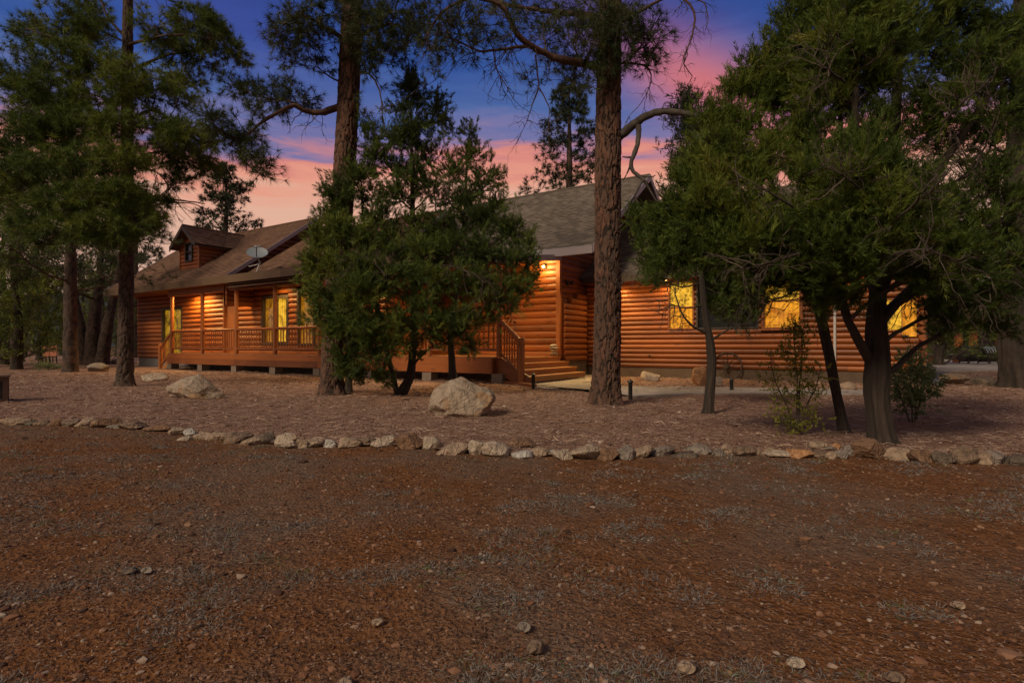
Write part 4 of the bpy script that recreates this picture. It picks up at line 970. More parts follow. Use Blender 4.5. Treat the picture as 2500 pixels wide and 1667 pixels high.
# ================================================================== trees
def tubes_batch(pts, rad, n=3):
    """pts (N,K,3), rad (N,K) -> V, quads"""
    Nn, K, _ = pts.shape
    if Nn == 0: return np.zeros((0,3)), np.zeros((0,4), int)
    tg = np.gradient(pts, axis=1); tg /= np.linalg.norm(tg, axis=2, keepdims=True)+1e-9
    ref = np.where(np.abs(tg[...,2:3]) < .9, np.array([0,0,1.]), np.array([1.,0,0]))
    a = np.cross(tg, ref); a /= np.linalg.norm(a, axis=2, keepdims=True)+1e-9; b = np.cross(tg, a)
    th = np.arange(n)*2*math.pi/n
    Vv = pts[:,:,None]+rad[:,:,None,None]*(np.cos(th)[None,None,:,None]*a[:,:,None]+np.sin(th)[None,None,:,None]*b[:,:,None])
    idx = np.arange(Nn*K*n).reshape(Nn, K, n); i2 = np.roll(idx, -1, 2)
    q = np.stack([idx[:,:-1], i2[:,:-1], i2[:,1:], idx[:,1:]], -1).reshape(-1, 4)
    return Vv.reshape(-1, 3), q
def rvec(n, r=rng):
    v = r.normal(size=(n,3)); return v/np.linalg.norm(v, axis=1, keepdims=True)
def norm(v): return v/(np.linalg.norm(v, axis=-1, keepdims=True)+1e-9)
def smooth_path(pts, n):
    pts = np.asarray(pts, float); K = len(pts)
    if K < 3: return np.array([pts[0]+(pts[-1]-pts[0])*t for t in np.linspace(0, 1, n)])
    t = np.concatenate([[0], np.cumsum(np.linalg.norm(np.diff(pts, axis=0), axis=1)**.6)]); t /= t[-1]
    p = np.vstack([2*pts[0]-pts[1], pts, 2*pts[-1]-pts[-2]]); out = []
    for u in np.linspace(0, 1, n):
        i = min(K-2, max(0, np.searchsorted(t, u, 'right')-1)); f = (u-t[i])/(t[i+1]-t[i]+1e-9)
        a, b, c, d = p[i], p[i+1], p[i+2], p[i+3]
        out.append(.5*((2*b)+(-a+c)*f+(2*a-5*b+4*c-d)*f*f+(-a+3*b-3*c+d)*f**3))
    return np.array(out)
class Tree:
    def __init__(s, name, label, base, group=None, bark=BARKP, twig=TWIG, leaf=PINEL, seed=0, cat='tree'):
        s.root = thing(name, label, cat, tuple(base), 0, group); s.base = np.array(base, float); s.bark, s.twig, s.leaf = bark, twig, leaf
        s.r = np.random.default_rng(seed+500); s.sk = []; s.skr = []
        s.tw = []; s.fol = []
    def L(s, p): return np.asarray(p, float)-s.base
    def trunk(s, pts, rads, name='trunk', kind='plates', seg=56, dz=.035, flare=0.0, plate=.13, ztop=None):
        """pts world, rads m"""
        pts = np.asarray(pts, float); n = max(8, int(np.linalg.norm(np.diff(pts, axis=0), axis=1).sum()/dz))
        path = smooth_path(pts, n); rr = np.interp(np.linspace(0, 1, n), np.linspace(0, 1, len(rads)) if False else np.concatenate([[0], np.cumsum(np.linalg.norm(np.diff(pts, axis=0), axis=1))])/np.linalg.norm(np.diff(pts, axis=0), axis=1).sum(), rads)
        tg = norm(np.gradient(path, axis=0)); ref = np.array([0, 1., 0]); a = norm(np.cross(tg, ref)); b = np.cross(tg, a)
        th = np.arange(seg)*2*math.pi/seg; ln = np.concatenate([[0], np.cumsum(np.linalg.norm(np.diff(path, axis=0), axis=1))])
        TH, LN = np.meshgrid(th, ln); R = np.repeat(rr[:,None], seg, 1)
        hgt = path[:,2]-path[0,2]
        fl = flare*np.exp(-np.clip(hgt, 0, None)/.22)[:,None]*(1+.45*np.sin(TH*5+1.3*s.base[0])+.25*np.sin(TH*3+.4))
        if kind == 'plates':
            per = max(5, int(round(2*math.pi*rr.mean()/plate)))
            cs = np.stack([np.cos(TH)*rr.mean()*14, np.sin(TH)*rr.mean()*14, LN*3.2], -1)
            w1 = fbm(cs, 4)-.5; w2 = fbm(cs+40, 4)-.5; w3 = fbm(cs*2.3+80, 3)-.5
            wu = TH/(2*math.pi)*per+2.1*w1+.9*w3; wv = LN/(plate*4.6)+1.9*w2+.6*w3
            f1, f2, idc = worley(wu, wv, per)
            gap = .12+.34*(w3+.5)**1.3+.25*np.clip(w1, 0, 1)
            w = np.clip((f2-f1)/gap, 0, 1); w = w*w*(3-2*w)
            wt = np.clip((f2-f1)/(gap*.75)-.12, 0, 1)
            flake = fbm(np.stack([np.cos(TH)*11, np.sin(TH)*11, LN*7], -1), 3)-.5; fl2 = fbm(np.stack([np.cos(TH)*26, np.sin(TH)*26, LN*12], -1), 2)-.5
            disp = (w-1)*.028+(flake*.030+fl2*.012)*(.4+.6*w); tint = np.clip(wt*.95+flake*.8*wt+fl2*.5*wt, 0, 1); pid = np.clip(idc*.7+flake+.3, 0, 1)
        else:
            ang = TH+LN*.25; g1 = fbm(np.stack([np.cos(ang)*5, np.sin(ang)*5, LN*.9], -1), 4)-.5; g2 = fbm(np.stack([np.cos(ang)*20, np.sin(ang)*20, LN*1.8], -1), 2)-.5
            disp = R*(g1*.50+g2*.30)*.95; tint = np.clip(.55+g1*2.2+g2*.9, 0, 1); pid = np.clip(.5+g2*2, 0, 1)
        R2 = R+disp+fl*R
        Vv = path[:,None]+R2[...,None]*(np.cos(TH)[...,None]*a[:,None]+np.sin(TH)[...,None]*b[:,None])
        i = np.arange(n*seg).reshape(n, seg); j = np.roll(i, -1, 1)
        q = np.stack([i[:-1], j[:-1], j[1:], i[1:]], -1).reshape(-1, 4)
        V_ = np.vstack([s.L(Vv.reshape(-1, 3)), s.L(path[-1:])]); cap = np.stack([i[-1], j[-1], np.full(seg, n*seg)], -1)
        o = np_mesh(name, V_, [q, cap], s.bark, s.root, attrs={'tint': np.append(tint.ravel(), .2), 'plate': np.append(pid.ravel(), 0)}, smooth=True)
        st = max(1, n//60); s.sk += list(path[::st]); s.skr += list(rr[::st]); return path, rr
    def limb(s, pts, r0, r1, n=16, mat_=None, name='limb', seg=9, wob=.02, reg=True):
        path = smooth_path(pts, n); L = np.linalg.norm(np.diff(path, axis=0), axis=1).sum()
        path[1:-1] += s.r.normal(0, wob*L/n*2.2, (n-2, 3)); rr = r0+(r1-r0)*np.linspace(0, 1, n)**.8
        Vv, q = tubes_batch(path[None], rr[None]*(1+s.r.normal(0, .06, n))[None], seg)
        cap = np.array([[len(Vv)-seg, len(Vv)-seg+k, len(Vv)-seg+k+1] for k in range(1, seg-1)])
        o = np_mesh(name, s.L(Vv), [q, cap], mat_ or s.bark, s.root, attrs={'tint': np.full(len(Vv), .7), 'plate': np.full(len(Vv), .6)}, smooth=True)
        if reg: s.sk += list(path); s.skr += list(rr)
        return path, rr
    def attach(s, c, up=.35, lo=None):
        P_ = np.array(s.sk); d = P_-c; dist = np.linalg.norm(d, axis=1)+np.clip(d[:,2]+up*np.linalg.norm(d[:,:2], axis=1), 0, None)*1.6
        if lo is not None: dist = dist+np.where(P_[:,2] < lo, 50, 0)
        k = int(np.argmin(dist)); return P_[k], s.skr[k]
    def twig_to(s, a, e, r=.008, sag=.06):
        """a,e (N,3)"""
        n = len(a); t = np.linspace(0, 1, 5)[None,:,None]
        L = np.linalg.norm(e-a, axis=1)[:,None,None]
        p = a[:,None]*(1-t)+e[:,None]*t; p = p+np.array([0,0,-1.])*sag*L*np.sin(t*math.pi)+s.r.normal(0, .035, (n,5,3))*L*np.sin(t*math.pi)
        p[:,0] = a; rr = np.linspace(1, .35, 5)[None]*np.broadcast_to(np.asarray(r, float).reshape(-1, 1), (n, 1)); s.tw.append((p, rr)); return p
    def clump(s, c, R, n, kind='pine', up=.35, limb_r=None, tuft=3, spray=7, minr=.55, bias=0., lo=None, sag=.06, tint=None, from_=None, twr=.007):
        c = np.asarray(c, float); R = np.asarray(R, float)
        a, ar = s.attach(c, up, lo) if from_ is None else from_
        r0 = min(ar*.6, limb_r or .018+.012*np.linalg.norm(c-a))
        d = c-a; mid = a+d*.5+np.array([0,0,-.10 if kind == 'pine' else .12])*np.linalg.norm(d)*s.r.uniform(.3, 1.2)
        path, rr = s.limb([a, mid, c+d*.06], r0, r0*.35, n=10, mat_=s.bark if r0 > .03 else s.twig, seg=6)
        k = s.r.integers(4, 10, n); st = path[k]
        dirs = rvec(n, s.r); rad = s.r.uniform(minr, 1.0, n)**.6*np.where(s.r.random(n) < .14, s.r.uniform(1.1, 1.5, n), 1.0); e = c+dirs*R*rad[:,None]; e[:,2] += bias*R[2]
        # a second generation: intermediate node
        tw = s.twig_to(st, e, twr*s.r.uniform(.7, 1.5, n), sag)
        ct = s.r.uniform(.2, .8) if tint is None else np.clip(tint+s.r.normal(0, .10), .05, .95)
        if kind == 'pine':
            out = norm(tw[:,-1]-tw[:,-2])
            # side twiglets
            for f in s.r.uniform(.45, .98, tuft):
                i = min(3, int(f*4)); b0 = tw[:,i]*(1-(f*4-i))+tw[:,i+1]*(f*4-i)
                ex = norm(out*.6+rvec(n, s.r)*.8+np.array([0,0,.25])); ln = s.r.uniform(.06, .30, n)[:,None]; e2 = b0+ex*ln
                s.tw.append((np.stack([b0, (b0+e2)/2, e2], 1), np.tile(np.array([[.005,.0045,.004]]), (n,1)))); s.fol.append((e2, ex, np.clip(ct+s.r.normal(0, .16, n), 0, 1)))
            s.fol.append((tw[:,-1], out, np.clip(ct+s.r.normal(0, .16, n), 0, 1)))
        else:
            for f in s.r.uniform(.22, 1.0, spray):
                g = np.clip(f+s.r.normal(0, .08, n), 0, .999)*4; i = np.clip(g.astype(int), 0, 3); fr = (g-i)[:,None]
                b0 = tw[np.arange(n), i]*(1-fr)+tw[np.arange(n), i+1]*fr
                ax_ = norm((norm(e-c)*.6)+np.array([0,0,.65])+s.r.normal(0, .52, (n,3)))
                b0 = b0+s.r.normal(0, .05, (n,3))
                s.fol.append((b0, ax_, np.clip(ct+s.r.normal(0, .15, n)+.18*(f-.5)+np.where(s.r.random(n) < .03, .6, 0), 0, 1)))
    def finish(s, kind='pine', L=.16, m=22, w=.006, spray_m=12, leafname='crown', leafmat=None, droop=.12):
        Vs, Fs, M, T = [], [], [], []; nv = 0
        groups = {}
        for p, r in s.tw: groups.setdefault(p.shape[1], []).append((p, r))
        for K, lst in groups.items():
            Vv, q = tubes_batch(np.concatenate([a for a, _ in lst]), np.concatenate([b for _, b in lst]), 3)
            Vs.append(Vv); Fs.append(q+nv); M.append(np.ones(len(q), int)); T.append(np.full(len(Vv), .5)); nv += len(Vv)
        tris = None
        if s.fol:
            c = np.concatenate([f[0] for f in s.fol]); ax_ = np.concatenate([f[1] for f in s.fol]); tn = np.concatenate([f[2] for f in s.fol]); n = len(c)
            if kind == 'pine':
                d = norm(ax_[:,None]*.75+s.r.normal(size=(n, m, 3))*.62); ln = L*s.r.uniform(.7, 1.15, (n, m, 1))
                c0 = c[:,None]-ax_[:,None]*s.r.uniform(0, .10, (n, m, 1))*L*5*.35
                side = norm(np.cross(d, s.r.normal(size=(n, m, 3))))*w*.5
                tip = c0+d*ln; tip[...,2] -= droop*ln[...,0]
                Vv = np.stack([c0-side, c0+side, tip], 2).reshape(-1, 3); i = np.arange(n*m)*3+nv
                tris = np.stack([i, i+1, i+2], -1); Vs.append(Vv); T.append(np.repeat(np.clip(np.repeat(tn, m)+s.r.normal(0, .06, n*m), 0, 1), 3)); nv += len(Vv)
            else:
                m = spray_m; sft = s.r.uniform(0, 1, (n, m, 1)); az = rvec(n*m, s.r).reshape(n, m, 3)
                pr = norm(az-(az*ax_[:,None]).sum(-1, keepdims=True)*ax_[:,None]); d = norm(ax_[:,None]*1.0+pr*s.r.uniform(.2, .75, (n, m, 1)))
                Lk = L*np.exp(s.r.normal(0, .3, (n, 1, 1))); c0 = c[:,None]+ax_[:,None]*sft*Lk*.95+pr*Lk*.05; ln = Lk*s.r.uniform(.22, .55, (n, m, 1))*(1.15-.5*sft)
                side = norm(np.cross(d, s.r.normal(size=(n, m, 3))))*w*.5*s.r.uniform(.7, 1.3, (n, m, 1))
                Vv = np.stack([c0-side, c0+side, c0+d*ln], 2).reshape(-1, 3); i = np.arange(n*m)*3+nv
                tris = np.stack([i, i+1, i+2], -1); Vs.append(Vv); T.append(np.repeat(np.clip(np.repeat(tn, m)+s.r.normal(0, .06, n*m), 0, 1), 3)); nv += len(Vv)
        fl = [np.concatenate(Fs)] if Fs else []
        mi = np.concatenate(M) if M else np.zeros(0, int)
        if tris is not None: fl.append(tris); mi = np.concatenate([mi, np.zeros(len(tris), int)])
        return np_mesh(leafname, s.L(np.concatenate(Vs)), fl, [leafmat or s.leaf, s.twig], s.root, midx=mi, attrs={'tint': np.concatenate(T)})
    def dead_twigs(s, path, n, lmin, lmax, down=.6, gen=2, r=.007, name='dead_branch', f0=.3):
        """bare forking twigs hanging from a limb, one mesh"""
        segs = []
        def rec(p, d, ln, r, g):
            K = 5; pts = [p]; dd = d.copy()
            for k in range(K-1):
                dd = norm(dd+s.r.normal(0, .22, 3)+np.array([0,0,-.10*down])); pts.append(pts[-1]+dd*ln/(K-1))
            pts = np.array(pts); segs.append((pts, r*np.linspace(1, .5, K)))
            if g > 0:
                for _ in range(s.r.integers(2, 4)):
                    k = s.r.integers(1, K); rec(pts[k], norm(dd+s.r.normal(0, .6, 3)), ln*s.r.uniform(.4, .75), r*.62, g-1)
        for _ in range(n):
            k = s.r.integers(int(len(path)*f0), len(path)); t = path[min(k, len(path)-1)]-path[max(k-1, 0)]
            rec(path[k], norm(norm(t)*.4+s.r.normal(0, .5, 3)+np.array([0,0,-down])), s.r.uniform(lmin, lmax), r*s.r.uniform(.8, 1.5), gen)
        for a_, b_ in segs: s.tw.append((a_[None], b_[None]*1.15))
def PT(t0): return lambda px, py, dt=0: P(px, py, t0+dt)
def mpx(px, t): return px/F*t

def pine_clumps(T, p, t0, lst, tuft=3, sag=.05, **k):
    for (px, py, rx, ry, dt, n) in lst:
        rxm, rym = mpx(rx, t0+dt), mpx(ry, t0+dt); T.clump(p(px, py, dt), (rxm, max(.4, (rxm+rym)*.5), rym), n, 'pine', tuft=tuft, sag=sag, **k)

# ---------------- left ponderosa pine
t0 = 14.4; p = PT(t0); b = G(305, 943)
T = Tree('pine_tree', 'tall green pine with full drooping crown at the left, before the left cabin end', (b[0], b[1], 0), seed=1, bark=BARKG)
t0 = b[1]; p = PT(t0)
path, rr = T.trunk([p(305, 950), p(306, 900), p(307, 800), p(309, 650), p(310, 450), p(311, 250), p(312, 60), p(314, -160), p(316, -420)], [.22, .185, .175, .165, .15, .135, .12, .10, .05], flare=.25, seg=56, plate=.075, dz=.03)
# long limbs seen against the sky
for pts, r0 in (([(312,110,0),(380,92,-.6),(450,85,-1.0),(520,95,-1.2)], .045), ([(311,180,0),(370,150,.3),(440,128,.4),(540,120,.5),(585,138,.5)], .05), ([(310,300,0),(370,270,-.5),(430,300,-.9),(500,330,-1.1)], .045),
                ([(310,400,0),(380,372,.2),(450,380,.4),(510,400,.4)], .045), ([(310,480,0),(380,488,-.3),(450,490,-.5),(500,498,-.6)], .04), ([(310,330,0),(230,345,-.8),(150,355,-1.2),(60,330,-1.4)], .05),
                ([(310,200,0),(240,150,-.3),(150,100,-.5),(60,70,-.5)], .05), ([(310,440,0),(230,455,-.9),(130,470,-1.4),(40,460,-1.5)], .05), ([(310,95,0),(262,40,.2),(242,-20,.2)], .05), ([(310,540,0),(250,545,-1.2),(180,560,-1.8)], .04), ([(310,250,0),(250,255,1.2),(150,260,1.8)], .05)):
    T.limb([p(*q) for q in pts], r0, .012, 18, seg=7)
lst = []
r_ = np.random.default_rng(3)
hand = [(150,60,70,45,-.4,16),(80,80,60,40,.3,12),(230,60,60,50,-.3,14),(205,20,70,40,.6,12),(60,150,60,45,-.6,14),(150,150,70,45,-1,16),(230,150,60,45,-1,14),(380,60,60,35,-.7,12),(470,55,60,40,-1,16),(520,75,35,35,-1.1,12),(545,110,40,26,.4,10),(585,138,16,16,.5,5),(430,125,60,30,.4,12),(500,140,50,25,.4,12),
        (460,190,60,25,.4,10),(390,190,60,30,-.5,10),(60,240,60,45,-1.2,16),(140,230,70,45,-1.2,16),(230,220,70,45,-1.2,16),(300,200,50,40,-1.4,10),(330,180,50,40,-1.2,8),(370,235,60,25,-.6,10),(440,230,40,20,-.8,7),
        (30,320,60,40,-1.4,16),(110,320,70,40,-1.5,18),(200,310,70,40,-1.4,18),(290,300,60,35,-1.6,14),(370,300,60,30,-.9,12),(450,320,50,28,-1,12),(505,335,35,22,-1.1,10),(420,340,50,25,-1,10),
        (40,400,70,40,-1.4,18),(130,400,75,40,-1.6,20),(220,395,75,40,-1.6,20),(300,385,60,35,-1.7,14),(390,375,60,30,.2,12),(455,390,50,28,.4,12),(500,410,35,25,.4,9),(440,430,40,24,.3,9),
        (60,480,70,40,-1.5,18),(150,490,75,40,-1.7,20),(240,480,75,40,-1.8,20),(320,475,60,35,-1.6,14),(380,500,45,28,-.6,9),(330,540,60,35,-1.6,16),(250,555,70,38,-1.9,18),(180,560,70,36,-1.8,16),(90,560,70,36,-1.4,14),(380,555,40,25,-1.2,8),(300,590,50,25,-1.5,9),(-20,200,60,60,-.6,10),(-30,420,60,60,-1,10),
        (250,330,80,60,1.4,12),(120,280,80,60,1.4,12),(180,430,80,50,1.4,10),(80,520,80,50,1.2,10),(230,110,60,50,1.4,10)]
pine_clumps(T, p, t0, [(a, b_, c, d_, e, int(n_*1.75)) for a, b_, c, d_, e, n_ in hand], tuft=6, sag=.07)
for k in range(26):   # the top, above the photograph
    zz = r_.uniform(10.6, 14.2); a = r_.uniform(0, 6.28); rad = r_.uniform(.5, 2.6)*(15.5-zz)/5
    T.clump(np.array([b[0]+rad*math.cos(a), b[1]+rad*math.sin(a), zz]), (.8, .8, .5), 7, 'pine', tuft=3)
lp = T.limb([p(311, 490), p(400, 492), p(480, 500), p(500, 520)], .03, .008, 14, seg=6)[0]
T.dead_twigs(lp, 9, .35, .8, .7, 2, .008)
lp = T.limb([p(312, 400), p(380, 420), p(430, 470)], .025, .008, 14, seg=6)[0]
T.dead_twigs(lp, 8, .35, .8, .7, 2, .008)
T.finish('pine', .19, 27, .0105, leafmat=PINEL)

# ---------------- darker pines behind it
def simple_pine(name, label, px, py, t, h, rad, tr, z0=.35, n=30, seed=0, leaf=FARL, group=None, L=.28, m=16, w=.022, lean=0, bark=BARKG, tuft=3, twn=9, top_pow=.8):
    bx = (px-CX)/F*t; T = Tree(name, label, (bx, t, 0), group, seed=seed, bark=bark, leaf=leaf)
    T.trunk([(bx, t, -.05), (bx+lean*.3, t, h*.3), (bx+lean*.7, t, h*.7), (bx+lean, t, h*.98)], [tr*1.1, tr*.9, tr*.6, .03], flare=.25, seg=22, dz=.10, plate=.2)
    r = T.r
    for k in range(n):
        f = (k+.5)/n; z = h*(z0+(1-z0)*f); a = k*2.4+r.uniform(-.5, .5); rr_ = rad*(1-f)**top_pow*r.uniform(.45, 1.0)+.15*rad*.4
        c = np.array([bx+lean*z/h+rr_*math.cos(a), t+rr_*math.sin(a), z+r.uniform(-.2, .2)])
        s_ = rad*(.22+.22*(1-f)); T.clump(c, (s_, s_, s_*.55), twn, 'pine', tuft=tuft, sag=.08, twr=.012, lo=h*z0*.7)
    T.finish('pine', L, m, w); return T
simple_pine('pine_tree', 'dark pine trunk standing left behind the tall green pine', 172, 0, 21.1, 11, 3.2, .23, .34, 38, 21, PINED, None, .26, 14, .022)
bx = (228-CX)/F*30
T = Tree('pine_tree', 'clump of dark leaning trunks behind the left pines beside the cabin end', (bx, 30, 0), None, BARKG, seed=22, leaf=PINED)
for dx, top, r0 in ((-.7, -1.9, .26), (0, .1, .34), (.75, 1.4, .28)):
    T.trunk([(bx+dx*.6, 30, -.05), (bx+dx, 30, 2), (bx+top*.7, 30.3, 4.2), (bx+top, 30.5, 7.5)], [r0*1.2, r0, r0*.7, .06], flare=.3, seg=22, dz=.1, plate=.2)
for k in range(30):
    c = np.array([bx+T.r.normal(0, 2.2), 30+T.r.normal(0, 1.5), T.r.uniform(4.2, 9.5)]); T.clump(c, (1.1, 1.1, .7), 9, 'pine', tuft=3, lo=2.5, twr=.014)
T.finish('pine', .32, 14, .03)

# ---------------- middle left ponderosa (leaning right)
b = G(812, 965); t0 = b[1]; p = PT(t0)
T = Tree('pine_tree', 'red barked pine leaning right behind the middle juniper, with a twisted limb leftward', (b[0], b[1], 0), seed=5, bark=BARKP, leaf=PINED)
T.trunk([p(812, 972), p(811, 930), p(812, 850), p(820, 720), p(832, 550), p(843, 384), p(851, 231), p(857, 90), p(862, -60), p(868, -320)], [.27, .235, .215, .225, .22, .222, .215, .22, .19, .12], flare=.32, seg=96, dz=.017, plate=.088)
L1 = T.limb([p(828, 262), p(808, 268, -.1), p(785, 276, -.3), p(762, 274, -.3), p(743, 271, -.4), p(720, 258, -.5), p(700, 264, -.6), p(643, 296, -.8), p(610, 325, -.9), p(590, 342, -1), p(584, 385, -1)], .075, .014, 26, seg=9)[0]
L2 = T.limb([p(745, 271, -.4), p(715, 250, -.2), p(690, 246, .1), (p(650, 240, .2)), p(620, 225, .3), p(560, 205, .4)], .04, .010, 16, seg=7)[0]
L3 = T.limb([p(592, 340, -1), p(560, 332, -1.1), p(530, 310, -1.2), p(500, 272, -1.2)], .024, .008, 12, seg=6)[0]
L4 = T.limb([p(584, 380, -1), p(600, 400, -1), p(630, 420, -1), p(645, 440, -1)], .018, .007, 10, seg=6)[0]
L5 = T.limb([p(850, 105), p(800, 70, -.4), p(740, 40, -.8), p(690, 60, -1)], .06, .014, 16, seg=7)[0]
L6 = T.limb([p(860, 100), p(905, 75, -.5), p(960, 60, -.8), p(1010, 90, -1)], .06, .014, 16, seg=7)[0]
L7 = T.limb([p(868, 178), p(895, 178, -.2), p(915, 195, -.3), p(930, 240, -.4), p(934, 300, -.4)], .03, .008, 14, seg=6)[0]
L8 = T.limb([p(860, 20), p(900, -10, -.6), p(970, -30, -1)], .05, .014, 12, seg=7)[0]
L9 = T.limb([p(860, 20), p(810, -10, .4), p(740, -40, .8)], .05, .014, 12, seg=7)[0]
hand = [(700,60,40,40,-.9,10),(740,30,45,35,-.8,12),(790,30,50,40,-.6,12),(740,90,45,30,-.7,12),(690,105,30,26,-.9,7),(785,110,40,35,-.4,10),(775,165,30,30,-.3,5),(720,150,35,25,-.5,6),
        (900,30,55,40,-.7,18),(960,40,50,45,-.9,18),(1010,70,45,40,-1,14),(920,90,50,35,-.8,16),(980,115,45,30,-.9,14),(890,140,40,28,-.3,9),(940,140,40,22,-.5,8),(1030,20,45,30,-1,10),(870,60,40,40,-.8,10),(840,10,60,40,-.8,12),(920,190,24,24,-.3,5),(1068,168,15,12,-1,3),
        (560,210,26,20,.4,8),(600,225,28,20,.3,8),(640,232,28,20,.2,8),(670,250,28,20,0,7),(720,240,28,20,-.3,7),(750,240,20,18,-.3,5),(515,285,30,22,-1.2,9),(545,320,28,22,-1.1,8),(590,310,26,22,-1,7),(640,280,24,16,-.8,5),(560,350,26,20,-1.1,7),(595,360,24,20,-1,6),(635,345,10,8,-1,3),(640,405,24,22,-1,7),(610,380,22,18,-1,5),(648,430,14,12,-1,4),(665,215,24,18,.1,5),(700,215,24,18,.1,5),
        (865,250,18,18,-.1,3),(880,290,14,14,0,3)]
pine_clumps(T, p, t0, [(a, b_, c, d_, e, int(n_*1.3)+1) for a, b_, c, d_, e, n_ in hand], tuft=4, sag=.04)
for k in range(22):
    zz = T.r.uniform(9.2, 13.5); a = T.r.uniform(0, 6.28); rad = T.r.uniform(.5, 2.2)
    T.clump(np.array([b[0]+.7+rad*math.cos(a), b[1]+rad*math.sin(a), zz]), (.8, .8, .5), 7, 'pine', tuft=3)
T.dead_twigs(L1, 7, .3, .55, 1.0, 2, .008, f0=.15); T.dead_twigs(L7, 6, .2, .5, .8, 2, .006); T.dead_twigs(L5, 6, .3, .6, .5, 2, .007)
T.finish('pine', .17, 22, .008)

# ---------------- middle right ponderosa, the nearest tall trunk
b = G(1480, 993); t0 = b[1]; p = PT(t0)
T = Tree('pine_tree', 'thick straight pine trunk right of the porch steps with dead curling limbs overhead', (b[0], b[1], 0), seed=6, bark=BARKP, leaf=PINED)
T.trunk([p(1478, 1000), p(1479, 955), p(1482, 850), p(1484, 700), p(1484, 500), p(1485, 300), p(1487, 150), p(1490, 0), p(1494, -200), p(1500, -480)], [.275, .238, .225, .222, .216, .212, .200, .19, .17, .11], flare=.34, seg=120, dz=.013, plate=.088)
M1 = T.limb([p(1475, 165), p(1430, 158, -.2), p(1385, 148, -.4), p(1341, 136, -.5), p(1294, 110, -.7), p(1262, 82, -.8), p(1243, 45, -.9), p(1219, 11, -1), p(1151, -4, -1.1), p(1098, 18, -1.2), p(1062, 52, -1.3), p(1030, 110, -1.3)], .075, .012, 34, seg=9)[0]
M2 = T.limb([p(1478, 50), p(1437, 38, .1), p(1358, 30, .2), p(1294, 22, .2), p(1236, 11, .2), p(1180, -20, .3)], .06, .02, 20, seg=8)[0]
M3 = T.limb([p(1292, 112, -.7), p(1250, 118, -.8), p(1208, 122, -.9), p(1169, 125, -1), p(1125, 105, -1), p(1080, 86, -1)], .03, .008, 16, seg=7)[0]
M4 = T.limb([p(1308, 135, -.5), p(1312, 180, -.5), p(1315, 214, -.5), p(1300, 255, -.5), p(1290, 285, -.5), p(1276, 318, -.5), p(1262, 345, -.5)], .016, .004, 16, seg=6)[0]
M5 = T.limb([p(1315, 214, -.5), p(1333, 245, -.5), p(1342, 270, -.5), p(1338, 310, -.5), p(1340, 358, -.5)], .012, .004, 12, seg=6)[0]
M6 = T.limb([p(1205, 123, -.9), p(1210, 160, -.9), p(1225, 195, -.9), p(1240, 215, -.9), p(1228, 245, -.9)], .014, .004, 12, seg=6)[0]
M7 = T.limb([p(1500, 155), p(1545, 155, -.2), p(1582, 165, -.3), p(1590, 200, -.3), p(1575, 235, -.3), p(1555, 265, -.3)], .02, .005, 14, seg=6)[0]
M8 = T.limb([p(1495, 60), p(1560, 30, -.4), p(1640, -10, -.8), p(1690, 20, -.9), p(1692, 80, -.9), p(1668, 150, -.9), p(1690, 186, -.9)], .035, .006, 20, seg=7)[0]
M9 = T.limb([p(1660, -5, -.8), p(1715, 5, -.9), p(1728, 45, -.9), p(1722, 75, -.9)], .014, .005, 12, seg=6)[0]
# thick dead limb over the gable, with its fallen elbow
D1 = T.limb([p(1510, 335), p(1530, 318, -.1), p(1552, 300, -.2), p(1585, 280, -.3), p(1620, 273, -.4), p(1660, 275, -.5), p(1700, 284, -.6), p(1738, 302, -.7), p(1752, 325, -.7)], .078, .036, 26, DEADW, seg=11, wob=.03)[0]
D2 = T.limb([p(1557, 305, -.2), p(1560, 335, -.25), p(1552, 365, -.3), p(1541, 398, -.3), p(1547, 420, -.3), p(1568, 436, -.35), p(1580, 450, -.4)], .046, .026, 18, DEADW, seg=9, wob=.03)[0]
for pts in ([(1572,440,-.4),(1556,462,-.4),(1540,500,-.4),(1528,540,-.4),(1505,560,-.4)], [(1575,444,-.4),(1590,470,-.4),(1608,500,-.4),(1616,520,-.4)], [(1548,480,-.4),(1570,520,-.4),(1560,545,-.4)], [(1545,385,-.3),(1530,384,-.3),(1519,383,-.3)], [(1543,395,-.3),(1530,425,-.3),(1522,440,-.3)], [(1562,430,-.3),(1590,432,-.4),(1600,428,-.4)]):
    T.limb([p(*q) for q in pts], .022, .008, 10, DEADW, 'dead_branch', 6)
for pts in ([(1505,545,-.35),(1490,550,-.36),(1478,556,-.35)], [(1505,580,-.3),(1490,582,-.36),(1475,581,-.33)], [(1500,610,-.32),(1485,640,-.36),(1468,650,-.36),(1455,655,-.34)], [(1495,660,-.34),(1510,690,-.34),(1520,715,-.3)], [(1465,700,-.36),(1480,680,-.38),(1492,665,-.37)]):
    T.limb([p(*q) for q in pts], .010, .005, 8, DEADW, 'dead_branch', 5)
